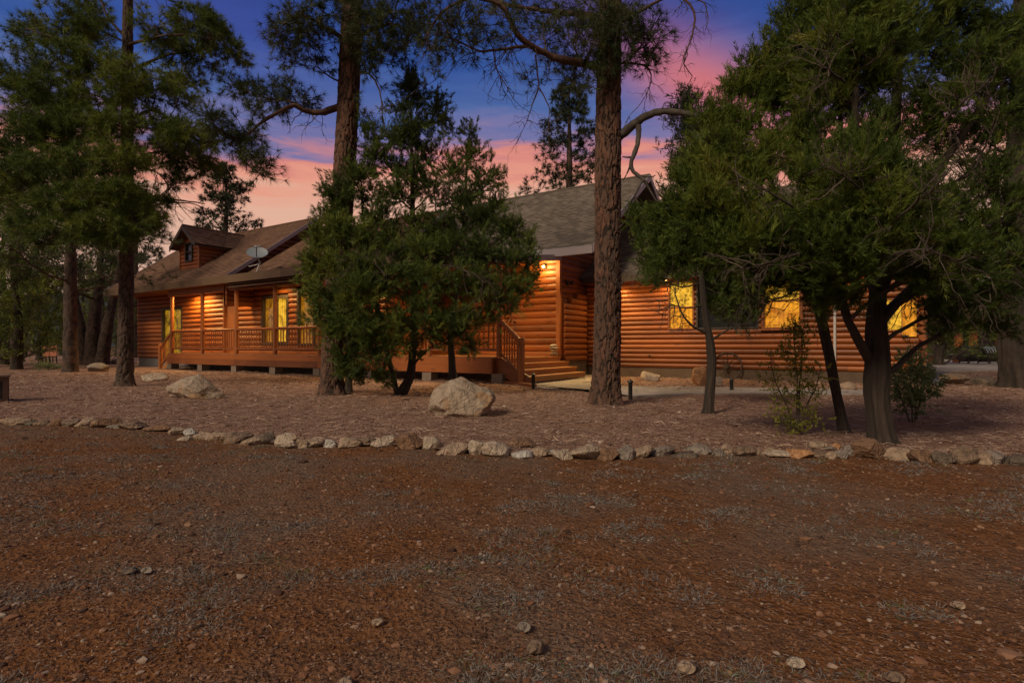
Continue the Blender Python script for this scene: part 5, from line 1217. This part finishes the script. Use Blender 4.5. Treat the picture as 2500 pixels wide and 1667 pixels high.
hand = [(1350,40,50,35,.1,10),(1290,30,45,35,.1,9),(1230,40,40,30,-.6,7),(1400,20,50,30,.2,10),(1180,60,40,30,-.9,7),(1130,60,35,30,-1.1,7),(1090,50,35,28,-1.2,7),(1060,110,30,30,-1.3,5),(1330,90,45,28,-.5,8),(1390,90,50,35,-.2,9),(1250,90,35,25,-.8,6),(1420,140,40,30,-.2,8),(1450,110,40,40,-.5,10),(1500,70,50,40,-.6,14),(1540,40,45,35,-.6,10),(1590,60,45,30,-.6,9),(1470,30,50,40,-.6,12),(1560,100,40,30,-.5,8),(1600,110,25,22,-.5,5),(1530,130,35,25,-.4,7),(1500,160,30,25,-.5,7),(1400,185,35,22,-.2,6),(1450,195,25,22,-.3,5),(1580,160,25,20,-.3,5),(1350,150,35,20,-.4,5),(1290,200,14,8,-.5,2),(1150,120,35,22,-1,6),(1100,90,30,22,-1,5),(1420,215,22,16,-.2,3),(1520,20,60,30,.5,10),(1440,60,60,30,.8,10)]
pine_clumps(T, p, t0, [(a, b_, c, d_, e, int(n_*1.3)+1) for a, b_, c, d_, e, n_ in hand], tuft=4, sag=.04)
for k in range(24):
    zz = T.r.uniform(8.0, 12.5); a = T.r.uniform(0, 6.28); rad = T.r.uniform(.5, 2.2)
    T.clump(np.array([b[0]+rad*math.cos(a), b[1]+rad*math.sin(a), zz]), (.8, .8, .5), 7, 'pine', tuft=3)
T.dead_twigs(M3, 12, .25, .5, .8, 2, .006, f0=.2); T.dead_twigs(M4, 9, .15, .35, .5, 2, .004); T.dead_twigs(M5, 8, .15, .32, .6, 2, .004); T.dead_twigs(M6, 9, .15, .4, .6, 2, .0045); T.dead_twigs(M7, 9, .2, .45, .6, 2, .005)
T.dead_twigs(M8, 16, .15, .4, .4, 2, .005); T.dead_twigs(M9, 5, .15, .3, .5, 2, .004); T.dead_twigs(M1, 14, .25, .5, .6, 2, .006); T.dead_twigs(D1, 5, .10, .25, -.2, 1, .007)
T.finish('pine', .15, 21, .0065)

# ---------------- junipers
def jun_clumps(T, p, t0, lst, spray=8, n_mul=1.0, k_r=1.2, **k):
    for c in lst:
        px, py, rx, ry, dt, n = c[:6]; rxm, rym = mpx(rx, t0+dt)*k_r, mpx(ry, t0+dt)*k_r
        T.clump(p(px, py, dt), (rxm, (rxm+rym)*.5, rym), int(n*n_mul), 'juniper', spray=spray, up=.5, sag=-.04, twr=.006, minr=.25, bias=.05, tint=(c[6] if len(c) > 6 else None), **k)
# centre juniper
b = G(985, 966); t0 = b[1]; p = PT(t0)
T = Tree('juniper_tree', 'broad pointed juniper in front of the porch hiding the middle of the cabin', (b[0], b[1], 0), seed=8, bark=BARKJ, leaf=JUND)
T.trunk([p(972, 972), p(1000, 920), p(1008, 850), p(1012, 760), p(1010, 650), p(1008, 520), p(1005, 380), p(1002, 240)], [.105, .085, .075, .07, .06, .05, .035, .012], kind='strips', seg=36, dz=.03, flare=.3)
T.trunk([p(972, 968, .1), p(960, 920, .2), p(940, 840, .3), p(915, 720, .3), p(890, 560, .3), p(880, 420, .2)], [.06, .055, .05, .045, .035, .012], 'trunk', 'strips', 20, .05)
T.trunk([p(1105, 925, 1.1), p(1103, 880, 1.1), p(1100, 800, 1.0), p(1120, 680, .9), p(1135, 520, .7), p(1140, 380, .5)], [.09, .075, .065, .05, .04, .012], 'trunk', 'strips', 24, .05, flare=.3)
T.trunk([p(850, 960, .1), p(852, 900, .15), p(850, 820, .1), p(830, 700, 0), p(815, 560, 0)], [.075, .06, .055, .04, .012], 'trunk', 'strips', 20, .05, flare=.3)
c_ = [(1005,215,28,40,0,16,.25),(1030,235,25,35,.1,12,.3),(985,260,40,45,0,20,.3),(1045,300,40,45,.1,18,.35),(980,330,55,50,-.1,26,.3),(1075,270,28,30,.2,9,.35),(1090,310,25,30,.2,8),(1040,380,60,45,.2,20,.4),(920,380,50,50,-.1,22,.3),(890,345,35,35,.1,10,.3),(960,420,60,50,.2,20,.35),(1150,330,22,35,.2,8,.4),(1150,380,40,45,.2,18,.35),(1195,420,35,40,.2,12,.35),(1095,410,40,35,.5,10,.45),
      (1170,460,50,45,.1,22,.3),(1220,440,22,35,.2,8,.3),(1225,500,35,40,.1,16,.25),(860,440,50,45,-.2,24,.3),(830,480,45,45,-.4,24,.35),(800,530,40,40,-.5,18,.45),(900,490,55,45,.3,14,.35),(990,490,60,40,.6,10,.4),(1070,490,60,40,.6,12,.4),(1140,530,60,50,-.2,26,.2),(1200,560,55,50,-.3,30,.2),(1250,570,45,50,-.2,24,.25),
      (780,590,50,45,-.7,28,.6),(840,570,55,45,-.9,30,.65),(890,590,50,45,-.9,24,.6),(760,650,40,40,-.8,24,.55),(820,650,60,45,-1.1,32,.6),(890,660,55,45,-1.2,30,.6),(750,710,35,35,-.7,20,.5),(960,590,55,45,.3,14,.35),(1040,590,60,50,.4,18,.35),(1110,610,60,50,-.6,26,.3),(1180,630,60,50,-.8,30,.35),(1250,640,50,50,-.6,26,.45),(1290,640,25,40,-.4,12,.6),
      (800,730,60,45,-1,32,.55),(880,740,60,50,-1.3,32,.55),(960,690,60,50,-1.1,28,.4),(1040,690,60,50,-1.0,28,.35),(1120,700,60,50,-1.0,30,.45),(1190,720,60,45,-.9,30,.55),(1260,700,45,40,-.6,20,.65),(1230,750,45,35,-.5,16,.6),
      (830,810,50,45,-1,28,.45),(900,820,60,45,-1.2,30,.4),(970,790,50,45,-1.2,24,.35),(1050,770,55,45,-.9,24,.4),(1130,780,55,40,-.9,22,.45),(1190,790,40,30,-.6,12,.5),(860,870,50,40,-.8,20,.3),(930,870,45,40,-1,16,.3),(1090,830,45,30,-.6,12,.4),(860,920,35,35,-.3,14,.2),(930,930,35,30,-.5,10,.2),(1010,850,30,30,-.7,6,.3),(1150,850,35,25,-.5,8,.4),
      (960,560,120,100,1.6,14,.25),(1100,640,120,90,1.5,18,.25),(860,640,90,90,1.2,18,.25),(980,760,120,60,1.4,14,.25),(1010,350,60,60,.8,14,.3),
      (1000,300,35,45,-.2,14,.3),(1015,420,55,45,-.3,20,.35),(960,480,60,50,-.2,22,.35),(1040,450,55,45,-.2,20,.35),(1010,540,60,50,-.4,24,.4),(930,540,55,50,-.5,24,.45),(1080,550,60,50,-.4,24,.35),(960,620,60,50,-.8,26,.45),(1030,620,60,50,-.8,26,.4),(1100,430,45,40,.1,16,.35),(1120,480,45,40,0,18,.3),(900,430,45,45,.1,16,.35),(940,330,40,40,.1,12,.3),(1060,250,25,30,.1,8,.3),(1005,190,16,26,0,8,.3),(1300,690,22,30,-.4,8,.6),(1280,590,26,30,-.2,10,.35),(830,760,55,50,-1.1,22,.5),(900,780,60,50,-1.2,24,.45),(970,830,50,40,-1.1,18,.4),(1050,810,55,40,-1.0,20,.4),(1120,820,50,36,-.9,14,.4),(880,840,50,45,-1.0,20,.4),(850,900,40,36,-.5,14,.3),(1040,720,60,46,-1.1,20,.45),(930,690,55,45,-1.2,20,.5),(1170,680,50,40,-.9,18,.45),(890,710,60,50,-1.4,24,.6),(780,770,40,36,-.8,16,.5)]
jun_clumps(T, p, t0, c_, spray=8, n_mul=.9, k_r=1.04)
lp = T.limb([p(1005, 520), p(1060, 470, -.6), p(1120, 430, -.9)], .02, .006, 12, seg=6)[0]; T.dead_twigs(lp, 10, .3, .6, .1, 2, .006)
lp = T.limb([p(1008, 640), p(1100, 650, -1.2), p(1180, 680, -1.5), p(1240, 740, -1.3)], .02, .006, 12, seg=6)[0]; T.dead_twigs(lp, 14, .3, .6, .3, 2, .006)
lp = T.limb([p(1008, 600), p(930, 610, -1.1), p(860, 640, -1.5)], .02, .006, 12, seg=6)[0]; T.dead_twigs(lp, 12, .3, .6, .2, 2, .006)
T.finish('juniper', .165, 0, .0105, 36)

# big right juniper
b = G(2140, 1086); t0 = b[1]; p = PT(t0)
T = Tree('juniper_tree', 'huge dense juniper filling the right side, thick dark trunk rising at the stone border', (b[0], b[1], 0), seed=9, bark=BARKJ, leaf=JUNL)
T.trunk([p(2155, 1095), p(2148, 1040), p(2140, 960), p(2142, 880), p(2140, 780), p(2150, 640, .1), p(2170, 480, .2), p(2185, 300, .3), p(2200, 60, .4), p(2210, -160, .4)], [.132, .108, .104, .112, .10, .08, .066, .054, .04, .015], kind='strips', seg=64, dz=.02, flare=.20)
T.limb([p(2125, 880), p(2095, 830, -.1), p(2065, 770, -.1), p(2050, 690, -.1), p(2030, 560, -.2), p(1990, 420, -.3), p(1940, 300, -.3)], .050, .016, 22, seg=10, wob=.015)
T.limb([p(2150, 700), p(2210, 560, -.2), p(2280, 430, -.3), p(2370, 300, -.4), p(2450, 180, -.4)], .07, .02, 20, seg=9)
T.limb([p(2150, 740), p(2100, 600, .3), p(2060, 430, .5), p(2050, 250, .6), p(2060, 80, .6)], .06, .015, 20, seg=9)
T.limb([p(2155, 620), p(2120, 480, -.4), p(2090, 330, -.6), p(2090, 180, -.7), p(2100, 20, -.7)], .055, .015, 18, seg=8)
T.limb([p(2150, 780), p(2240, 690, .3), p(2350, 600, .5), p(2470, 520, .6)], .06, .015, 18, seg=8)
T.limb([p(2060, 750, -.1), p(1980, 660, -.3), p(1890, 560, -.4), p(1800, 470, -.4), p(1720, 400, -.3)], .05, .012, 20, seg=8)
# second, leaning stem and the crown it carries
T2b = T.trunk([p(2062, 1060, .75), p(2050, 1000, .75), p(2030, 900, .7), p(2010, 800, .6), p(1985, 720, .5), p(1955, 640, .4), p(1910, 530, .3), p(1870, 400, .2), p(1850, 260, .1)], [.060, .050, .050, .048, .044, .04, .034, .026, .012], 'trunk', 'strips', 40, .025, flare=.2)
c_ = [(1990,30,60,50,-.3,22,.6),(2060,40,60,50,-.6,24,.6),(2130,40,60,60,-.7,24,.55),(2200,50,60,60,-.4,22,.4),(2280,40,60,60,-.3,20,.35),(2350,50,60,60,-.2,20,.4),(2430,60,60,60,-.3,20,.45),(2490,120,50,60,-.3,14,.4),(1930,60,45,45,-.2,16,.45),(2010,240,60,50,-.6,20,.45),(2110,360,60,50,-.8,20,.5),(1960,340,60,45,-.5,18,.4),(1880,390,50,40,-.5,16,.45),(2280,300,60,50,-.4,16,.35),(2350,200,60,50,-.4,16,.4),
      (1900,110,45,45,-.2,20,.35),(1960,110,55,45,-.4,24,.5),(2040,120,60,45,-.7,26,.6),(2110,130,55,50,-.8,24,.6),(2180,140,60,50,-.5,20,.4),(2270,140,55,50,-.3,16,.3),(2370,150,55,50,-.4,14,.4),
      (1860,180,45,40,-.2,18,.35),(1920,190,55,45,-.3,22,.35),(1990,190,60,45,-.5,24,.45),(2070,200,60,45,-.6,22,.45),(2150,210,55,45,-.6,18,.4),(2240,220,50,45,-.4,12,.4),(2440,200,50,50,-.4,12,.35),
      (1825,160,20,26,-.2,5,.3),(1835,235,40,40,-.2,16,.35),(1900,260,50,40,-.2,16,.3),(1975,270,50,35,-.2,12,.35),(2060,270,45,35,-.4,12,.4),(2320,260,50,45,-.5,12,.4),(2420,290,50,50,-.4,12,.35),(2490,250,40,60,-.4,12,.3),
      (1790,230,26,30,-.2,9,.55),(1770,290,35,35,-.2,14,.5),(1830,310,45,35,-.3,18,.45),(1890,340,45,30,-.1,10,.35),(1720,300,35,32,-.2,8,.5),(2130,300,45,40,-.6,10,.4),
      (1740,350,45,35,-.4,18,.5),(1800,380,55,35,-.5,20,.5),(1700,410,45,35,-.4,18,.55),(1760,440,55,35,-.6,22,.6),(1830,450,50,35,-.5,18,.5),(1680,470,40,35,-.5,18,.5),(1740,500,55,35,-.7,24,.6),(1810,520,55,40,-.7,24,.55),(1880,520,50,40,-.5,16,.4),
      (2020,380,50,35,-.8,14,.55),(2080,390,55,40,-.9,20,.65),(2140,420,60,40,-1.0,24,.65),(2060,450,60,40,-1.0,24,.65),(1980,450,50,40,-.8,18,.5),(2210,440,55,40,-.9,20,.5),(2150,500,60,40,-1.1,26,.65),(2230,510,60,40,-1,22,.55),(2060,520,60,40,-1,24,.55),(1960,530,55,40,-.8,20,.45),
      (1640,530,40,35,-.4,16,.45),(1690,550,50,38,-.6,22,.5),(1760,580,55,38,-.7,24,.5),(1840,590,55,38,-.8,24,.45),(1920,590,55,38,-.8,22,.4),(2000,590,55,38,-.9,22,.45),(2080,600,60,38,-1,24,.45),(2160,580,60,38,-1,24,.5),(2240,590,60,40,-1,20,.45),(2320,500,55,45,-.6,14,.35),(2420,440,60,50,-.5,16,.35),(2400,560,60,45,-.6,16,.35),(2490,480,50,60,-.5,12,.3),(2330,610,55,40,-.7,16,.35),
      (1610,590,35,35,-.3,14,.4),(1660,620,45,32,-.5,18,.4),(1730,640,50,30,-.6,18,.4),(1800,650,50,28,-.6,14,.4),(1880,655,50,30,-.7,16,.35),(1960,660,50,30,-.7,16,.35),(2040,660,50,30,-.8,16,.35),(2110,660,50,30,-.9,16,.4),(2260,660,50,32,-.8,14,.35),(2380,670,55,35,-.6,12,.3),(2470,640,50,50,-.5,12,.3),
      (2300,350,80,70,.7,16,.3),(2180,330,80,70,.8,14,.3),(2080,480,90,70,.8,20,.3),(1950,400,90,70,.6,18,.3),(1820,420,90,60,.5,18,.3),(2420,350,80,80,.6,16,.3),(2280,560,90,60,.8,18,.25),(2450,560,80,70,.8,16,.25),(2000,120,110,70,.7,26,.3),(2250,120,110,70,.8,26,.3),(2420,120,90,70,.7,20,.3),(1760,560,80,50,.5,14,.3),
      (2080,-80,120,60,0,26),(2280,-90,120,60,0,24),(2450,-60,90,70,0,18),(2180,-190,120,60,.2,22),(1960,-40,60,50,0,12),(2560,60,60,80,0,14),(2590,280,60,90,0,14),(2600,480,60,90,0,12),(2200,640,60,50,.9,14,.25),(2350,620,70,60,.9,16,.25),(2470,660,60,70,.9,16,.25),
      (1900,680,45,28,-.4,12,.3),(1985,700,50,36,-.5,20,.3),(2060,710,45,38,-.4,18,.3),(2010,740,36,28,-.4,10,.3),(1850,700,34,26,-.4,7,.35),(2260,680,40,28,-.7,12,.3),(2310,715,45,36,-.6,16,.3),(2380,735,45,38,-.4,16,.3),(2450,720,50,45,-.3,16,.3),(2300,780,40,34,-.4,9,.3),(2370,800,40,30,.2,9,.3),(2440,790,40,34,.2,9,.3),(2330,660,50,40,.3,14,.3),(2020,760,26,24,-.3,4,.3),(1620,690,30,22,-.3,6,.35)]
jun_clumps(T, p, t0, c_, spray=10, n_mul=1.15)
for q in ([(2120,480,-1.1),(2060,430,-1.25),(2000,400,-1.2)], [(2160,560,-1.1),(2230,500,-1.3),(2290,450,-1.2)], [(1960,520,-.9),(1880,470,-1.0),(1800,430,-.9)], [(2060,200,-.9),(2010,160,-1.0),(1960,120,-.8)], [(2300,300,-.9),(2360,240,-1.0),(2420,200,-.9)], [(1950,620,-1.0),(1880,640,-1.1),(1800,660,-.9)], [(2180,620,-1.2),(2260,610,-1.3),(2340,640,-1.1)]):
    lp = T.limb([p(*w_) for w_ in q], .014, .004, 12, seg=5, reg=False)[0]; T.dead_twigs(lp, 14, .18, .42, 0, 2, .0042, f0=.1)
lp = T.limb([p(2150, 720, -.2), p(2210, 690, -.4), p(2290, 700, -.5), p(2330, 690, -.5)], .02, .006, 14, seg=6)[0]; T.dead_twigs(lp, 12, .2, .45, .5, 2, .005)
lp = T.limb([p(2160, 660, -.2), p(2260, 640, -.5), p(2340, 655, -.5), p(2420, 690, -.5)], .022, .006, 14, seg=6)[0]; T.dead_twigs(lp, 12, .2, .45, .4, 2, .005)
lp = T.limb([p(2030, 860, .6), p(2010, 770, .4), p(1970, 700, .2), p(1900, 730, 0), p(1850, 720, -.1)], .018, .005, 14, seg=6)[0]; T.dead_twigs(lp, 12, .2, .45, .4, 2, .0045)
lp = T.limb([p(2200, 560, -.3), p(2290, 470, -.5), p(2370, 420, -.6), p(2420, 330, -.6)], .02, .006, 14, seg=6)[0]; T.dead_twigs(lp, 16, .2, .45, .1, 2, .005)
T.finish('juniper', .112, 0, .0062, 36)

# thin bent juniper
b = G(1727, 1010); t0 = b[1]; p = PT(t0)
T = Tree('juniper_tree', 'slender juniper with thin bent bare trunk in front of the lit windows', (b[0], b[1], 0), seed=10, bark=BARKJ, leaf=JUND)
T.trunk([p(1727, 1016), p(1731, 980), p(1736, 920), p(1737, 870), p(1731, 820), p(1722, 770), p(1715, 700), p(1712, 620), p(1715, 520), p(1725, 400)], [.080, .068, .064, .062, .058, .053, .046, .038, .026, .012], kind='strips', seg=32, dz=.03, flare=.25)
L_ = T.limb([p(1722, 812), p(1690, 795, -.1), p(1665, 765, -.2), p(1650, 720, -.2), p(1648, 700, -.2)], .022, .006, 14, seg=6)[0]; T.dead_twigs(L_, 8, .15, .4, .2, 2, .005)
L_ = T.limb([p(1735, 832), p(1760, 815, -.1), p(1790, 800, -.1), p(1830, 790, -.1)], .02, .005, 14, seg=6)[0]; T.dead_twigs(L_, 10, .15, .4, .3, 2, .005)
L_ = T.limb([p(1716, 745), p(1680, 752, -.1), p(1640, 745, -.1), p(1600, 730, -.1)], .016, .004, 14, seg=6)[0]; T.dead_twigs(L_, 12, .2, .45, .5, 2, .005)
L_ = T.limb([p(1714, 690), p(1670, 700, .1), p(1630, 690, .1), p(1580, 660, .1), p(1540, 640, .1)], .018, .004, 14, seg=6)[0]; T.dead_twigs(L_, 14, .2, .45, .4, 2, .005)
L_ = T.limb([p(1716, 700), p(1760, 720, .1), p(1810, 725, .1), p(1850, 740, .1)], .016, .004, 14, seg=6)[0]; T.dead_twigs(L_, 14, .2, .45, .4, 2, .005)
c_ = [(1560,580,28,30,.2,9,.35),(1580,640,35,30,.2,12,.4),(1555,540,22,26,.2,6,.35),(1620,650,40,30,.2,14,.4),(1610,590,40,35,.2,14,.35),(1660,660,40,30,.2,14,.4),(1700,640,45,35,.2,16,.35),(1750,680,45,35,.2,16,.4),(1790,700,45,32,.2,16,.4),(1800,750,40,28,.2,10,.35),(1760,740,40,28,.2,10,.35),(1840,680,35,30,.2,10,.4),(1600,540,30,30,.3,8,.35),(1640,560,45,40,.3,14,.35),(1580,680,26,20,.2,5,.5),(1750,700,45,32,.4,16,.3),(1815,715,40,30,.4,14,.3),(1740,755,30,26,.4,9,.3),(1850,740,28,26,.4,8,.35),(1790,770,36,22,.4,9,.3),(1720,560,50,45,.3,16,.3),(1790,630,50,40,.3,16,.3),(1820,780,30,20,.2,5,.35)]
jun_clumps(T, p, t0, c_, spray=9)
T.finish('juniper', .13, 0, .009, 30)

# ---------------- trees behind the cabin and at the sides
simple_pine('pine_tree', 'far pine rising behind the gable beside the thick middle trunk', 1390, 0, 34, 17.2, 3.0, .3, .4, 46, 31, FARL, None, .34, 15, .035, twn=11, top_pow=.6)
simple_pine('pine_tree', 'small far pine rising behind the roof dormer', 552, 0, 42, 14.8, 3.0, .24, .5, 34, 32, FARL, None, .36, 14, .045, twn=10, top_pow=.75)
def simple_juniper(label, px, t, h, rad, seed, leaf=JUND, n=26, group=None, L=.30, w=.032, z0=.12, spray=7, nm=10, name='juniper_tree', tw=12):
    bx = (px-CX)/F*t; T = Tree(name, label, (bx, t, 0), group, seed=seed, bark=BARKJ, leaf=leaf)
    T.trunk([(bx, t, -.05), (bx+.1, t, h*.3), (bx-.1, t, h*.65), (bx, t, h*.95)], [.20, .15, .09, .02], kind='strips', seg=18, dz=.12, flare=.3)
    for k in range(n):
        f = (k+.5)/n; z = h*(z0+(1-z0)*f); a = k*2.4+T.r.uniform(-.4, .4); rr_ = rad*(1-f)**.7*T.r.uniform(.3, .9)
        s_ = rad*(.26+.22*(1-f)); T.clump(np.array([bx+rr_*math.cos(a), t+rr_*math.sin(a), z]), (s_, s_, s_*.9), tw, 'juniper', spray=spray, up=.5, sag=-.04, twr=.012, minr=.25)
    T.finish('juniper', L, 0, w, nm); return T
simple_juniper('dark conifer behind the right wing roof, between the gable and the huge juniper', 1680, 27, 13.2, 3.4, 41, FARL, 44, None, .38, .04, .3, tw=14)
simple_juniper('dark bushy juniper at the far left edge behind the clearing', 10, 30, 8.5, 3.6, 42, JUND, 34)
simple_juniper('green juniper far left behind the orange chairs', 95, 40, 7.0, 3.4, 43, JUND, 30)
simple_juniper('small green juniper between the two left pine trunks', 205, 46, 8.0, 3.2, 44, JUND, 26)
simple_juniper('juniper behind the left end of the cabin', 285, 52, 8.6, 3.6, 45, JUND, 26)
simple_juniper('dark juniper just outside the left edge of the clearing', -120, 26, 8, 3.6, 46, JUND, 26)
simple_juniper('far juniper seen low between the left trunks', 150, 62, 8.5, 4.2, 47, FARL, 24)
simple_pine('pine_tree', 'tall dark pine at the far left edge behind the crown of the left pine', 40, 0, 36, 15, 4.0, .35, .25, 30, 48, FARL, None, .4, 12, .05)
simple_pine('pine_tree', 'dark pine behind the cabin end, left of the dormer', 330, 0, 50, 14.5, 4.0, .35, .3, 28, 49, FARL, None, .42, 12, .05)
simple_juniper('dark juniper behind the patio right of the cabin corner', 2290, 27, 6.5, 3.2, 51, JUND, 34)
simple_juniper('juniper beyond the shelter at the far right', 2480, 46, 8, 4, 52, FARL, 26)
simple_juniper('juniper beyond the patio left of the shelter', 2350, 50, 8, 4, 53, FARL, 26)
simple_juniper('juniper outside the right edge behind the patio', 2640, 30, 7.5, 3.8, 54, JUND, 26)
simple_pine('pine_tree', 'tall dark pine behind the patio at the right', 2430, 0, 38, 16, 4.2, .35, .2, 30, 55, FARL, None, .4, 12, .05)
simple_juniper('dark juniper behind the clump of leaning trunks', 250, 36, 7.5, 3.4, 57, JUND, 30)
simple_juniper('dark juniper left of the clearing, nearest of those at the far left', 40, 24, 6.0, 2.6, 58, JUND, 30)
simple_juniper('low juniper far behind the clearing between the far left junipers', 60, 55, 8.0, 4.0, 59, FARL, 24)
# rough trunk on the right edge
b = G(2480, 950); t0 = b[1]; p = PT(t0)
T = Tree('pine_tree', 'rough grey trunk cut by the right edge beside the patio rocks', (b[0], b[1], 0), seed=56, bark=BARKJ, leaf=PINED)
T.trunk([p(2490, 957), p(2486, 900), p(2484, 780), p(2488, 600), p(2495, 300), p(2505, -200)], [.42, .37, .35, .32, .27, .15], kind='strips', seg=56, dz=.04, flare=.2)
for k in range(24):
    zz = T.r.uniform(3.2, 9.5); a = T.r.uniform(0, 6.28); rad = T.r.uniform(.8, 2.6)
    T.clump(np.array([b[0]+rad*math.cos(a), b[1]+.6+rad*math.sin(a), zz]), (1., 1., .6), 9, 'pine', tuft=3, lo=2.4)
lp = T.limb([p(2470, 660), p(2400, 640, -.3), p(2330, 660, -.4), p(2270, 720, -.5)], .03, .008, 14, seg=6)[0]; T.dead_twigs(lp, 16, .4, .9, .4, 2, .008)
T.finish('pine', .2, 14, .012)
# ---------------- saplings
b = G(1940, 1068); t0 = b[1]; p = PT(t0)
T = Tree('sapling', 'thin yellow green sapling left of the two juniper trunks at the stone border', (b[0], b[1], 0), seed=61, bark=TWIG, leaf=YELL, cat='shrub')
for pts in ([(1945,1072),(1947,1000),(1945,920),(1940,840),(1935,790)], [(1950,1070),(1965,1000),(1990,950),(2005,900)], [(1940,1070),(1925,1000),(1900,950),(1885,900),(1880,860)], [(1948,1060),(1952,960),(1958,880),(1955,810)]):
    T.limb([p(*q) for q in pts], .012, .004, 14, seg=6)
for (px, py, rx, ry, n) in ((1935,810,22,26,14),(1950,850,24,24,16),(1940,900,26,26,16),(1955,950,26,24,14),(1890,880,20,24,8),(1885,930,22,24,8),(1910,970,24,22,9),(1990,910,22,22,9),(2005,960,18,20,6),(1960,1000,26,20,10),(1900,1010,28,18,8),(1930,1040,40,16,10),(1990,1030,26,18,7),(1925,860,24,24,10),(1965,800,20,24,8)):
    T.clump(p(px, py), (mpx(rx, t0), mpx(rx, t0), mpx(ry, t0)), n, 'juniper', spray=4, twr=.0025, limb_r=.006)
T.finish('juniper', .075, 0, .017, 7)
b = G(2235, 1036); t0 = b[1]; p = PT(t0)
T = Tree('shrub', 'sage green leafy shrub right of the thick juniper trunk', (b[0], b[1], 0), seed=62, bark=TWIG, leaf=SAGE, cat='shrub')
for pts in ([(2228,1040),(2225,980),(2222,920),(2225,870)], [(2235,1040),(2245,980),(2262,930),(2275,900)], [(2225,1040),(2205,985),(2192,940),(2180,910)], [(2232,1040),(2238,960),(2240,890)]):
    T.limb([p(*q) for q in pts], .012, .004, 14, seg=6)
for (px, py, rx, ry, n) in ((2222,880,22,24,12),(2240,910,24,26,14),(2262,915,22,24,10),(2200,920,24,24,12),(2225,950,28,24,16),(2255,965,26,22,12),(2195,970,22,20,9),(2230,990,26,18,9),(2275,950,16,20,5)):
    T.clump(p(px, py), (mpx(rx, t0), mpx(rx, t0), mpx(ry, t0)), n, 'juniper', spray=5, twr=.0025, limb_r=.006)
T.finish('juniper', .11, 0, .019, 10)
b = G(118, 905); T = Tree('shrub', 'low grey green bush on the bare gravel clearing left of the pines', (b[0], b[1], 0), seed=63, bark=TWIG, leaf=SAGE, cat='shrub')
T.limb([(b[0], b[1], -.02), (b[0], b[1], .12)], .02, .01, 6)
for k in range(7): T.clump(np.array([b[0]+T.r.uniform(-.5, .5), b[1]+T.r.uniform(-.3, .3), .18]), (.3, .3, .14), 12, 'juniper', spray=4, twr=.003)
T.finish('juniper', .10, 0, .02, 7)
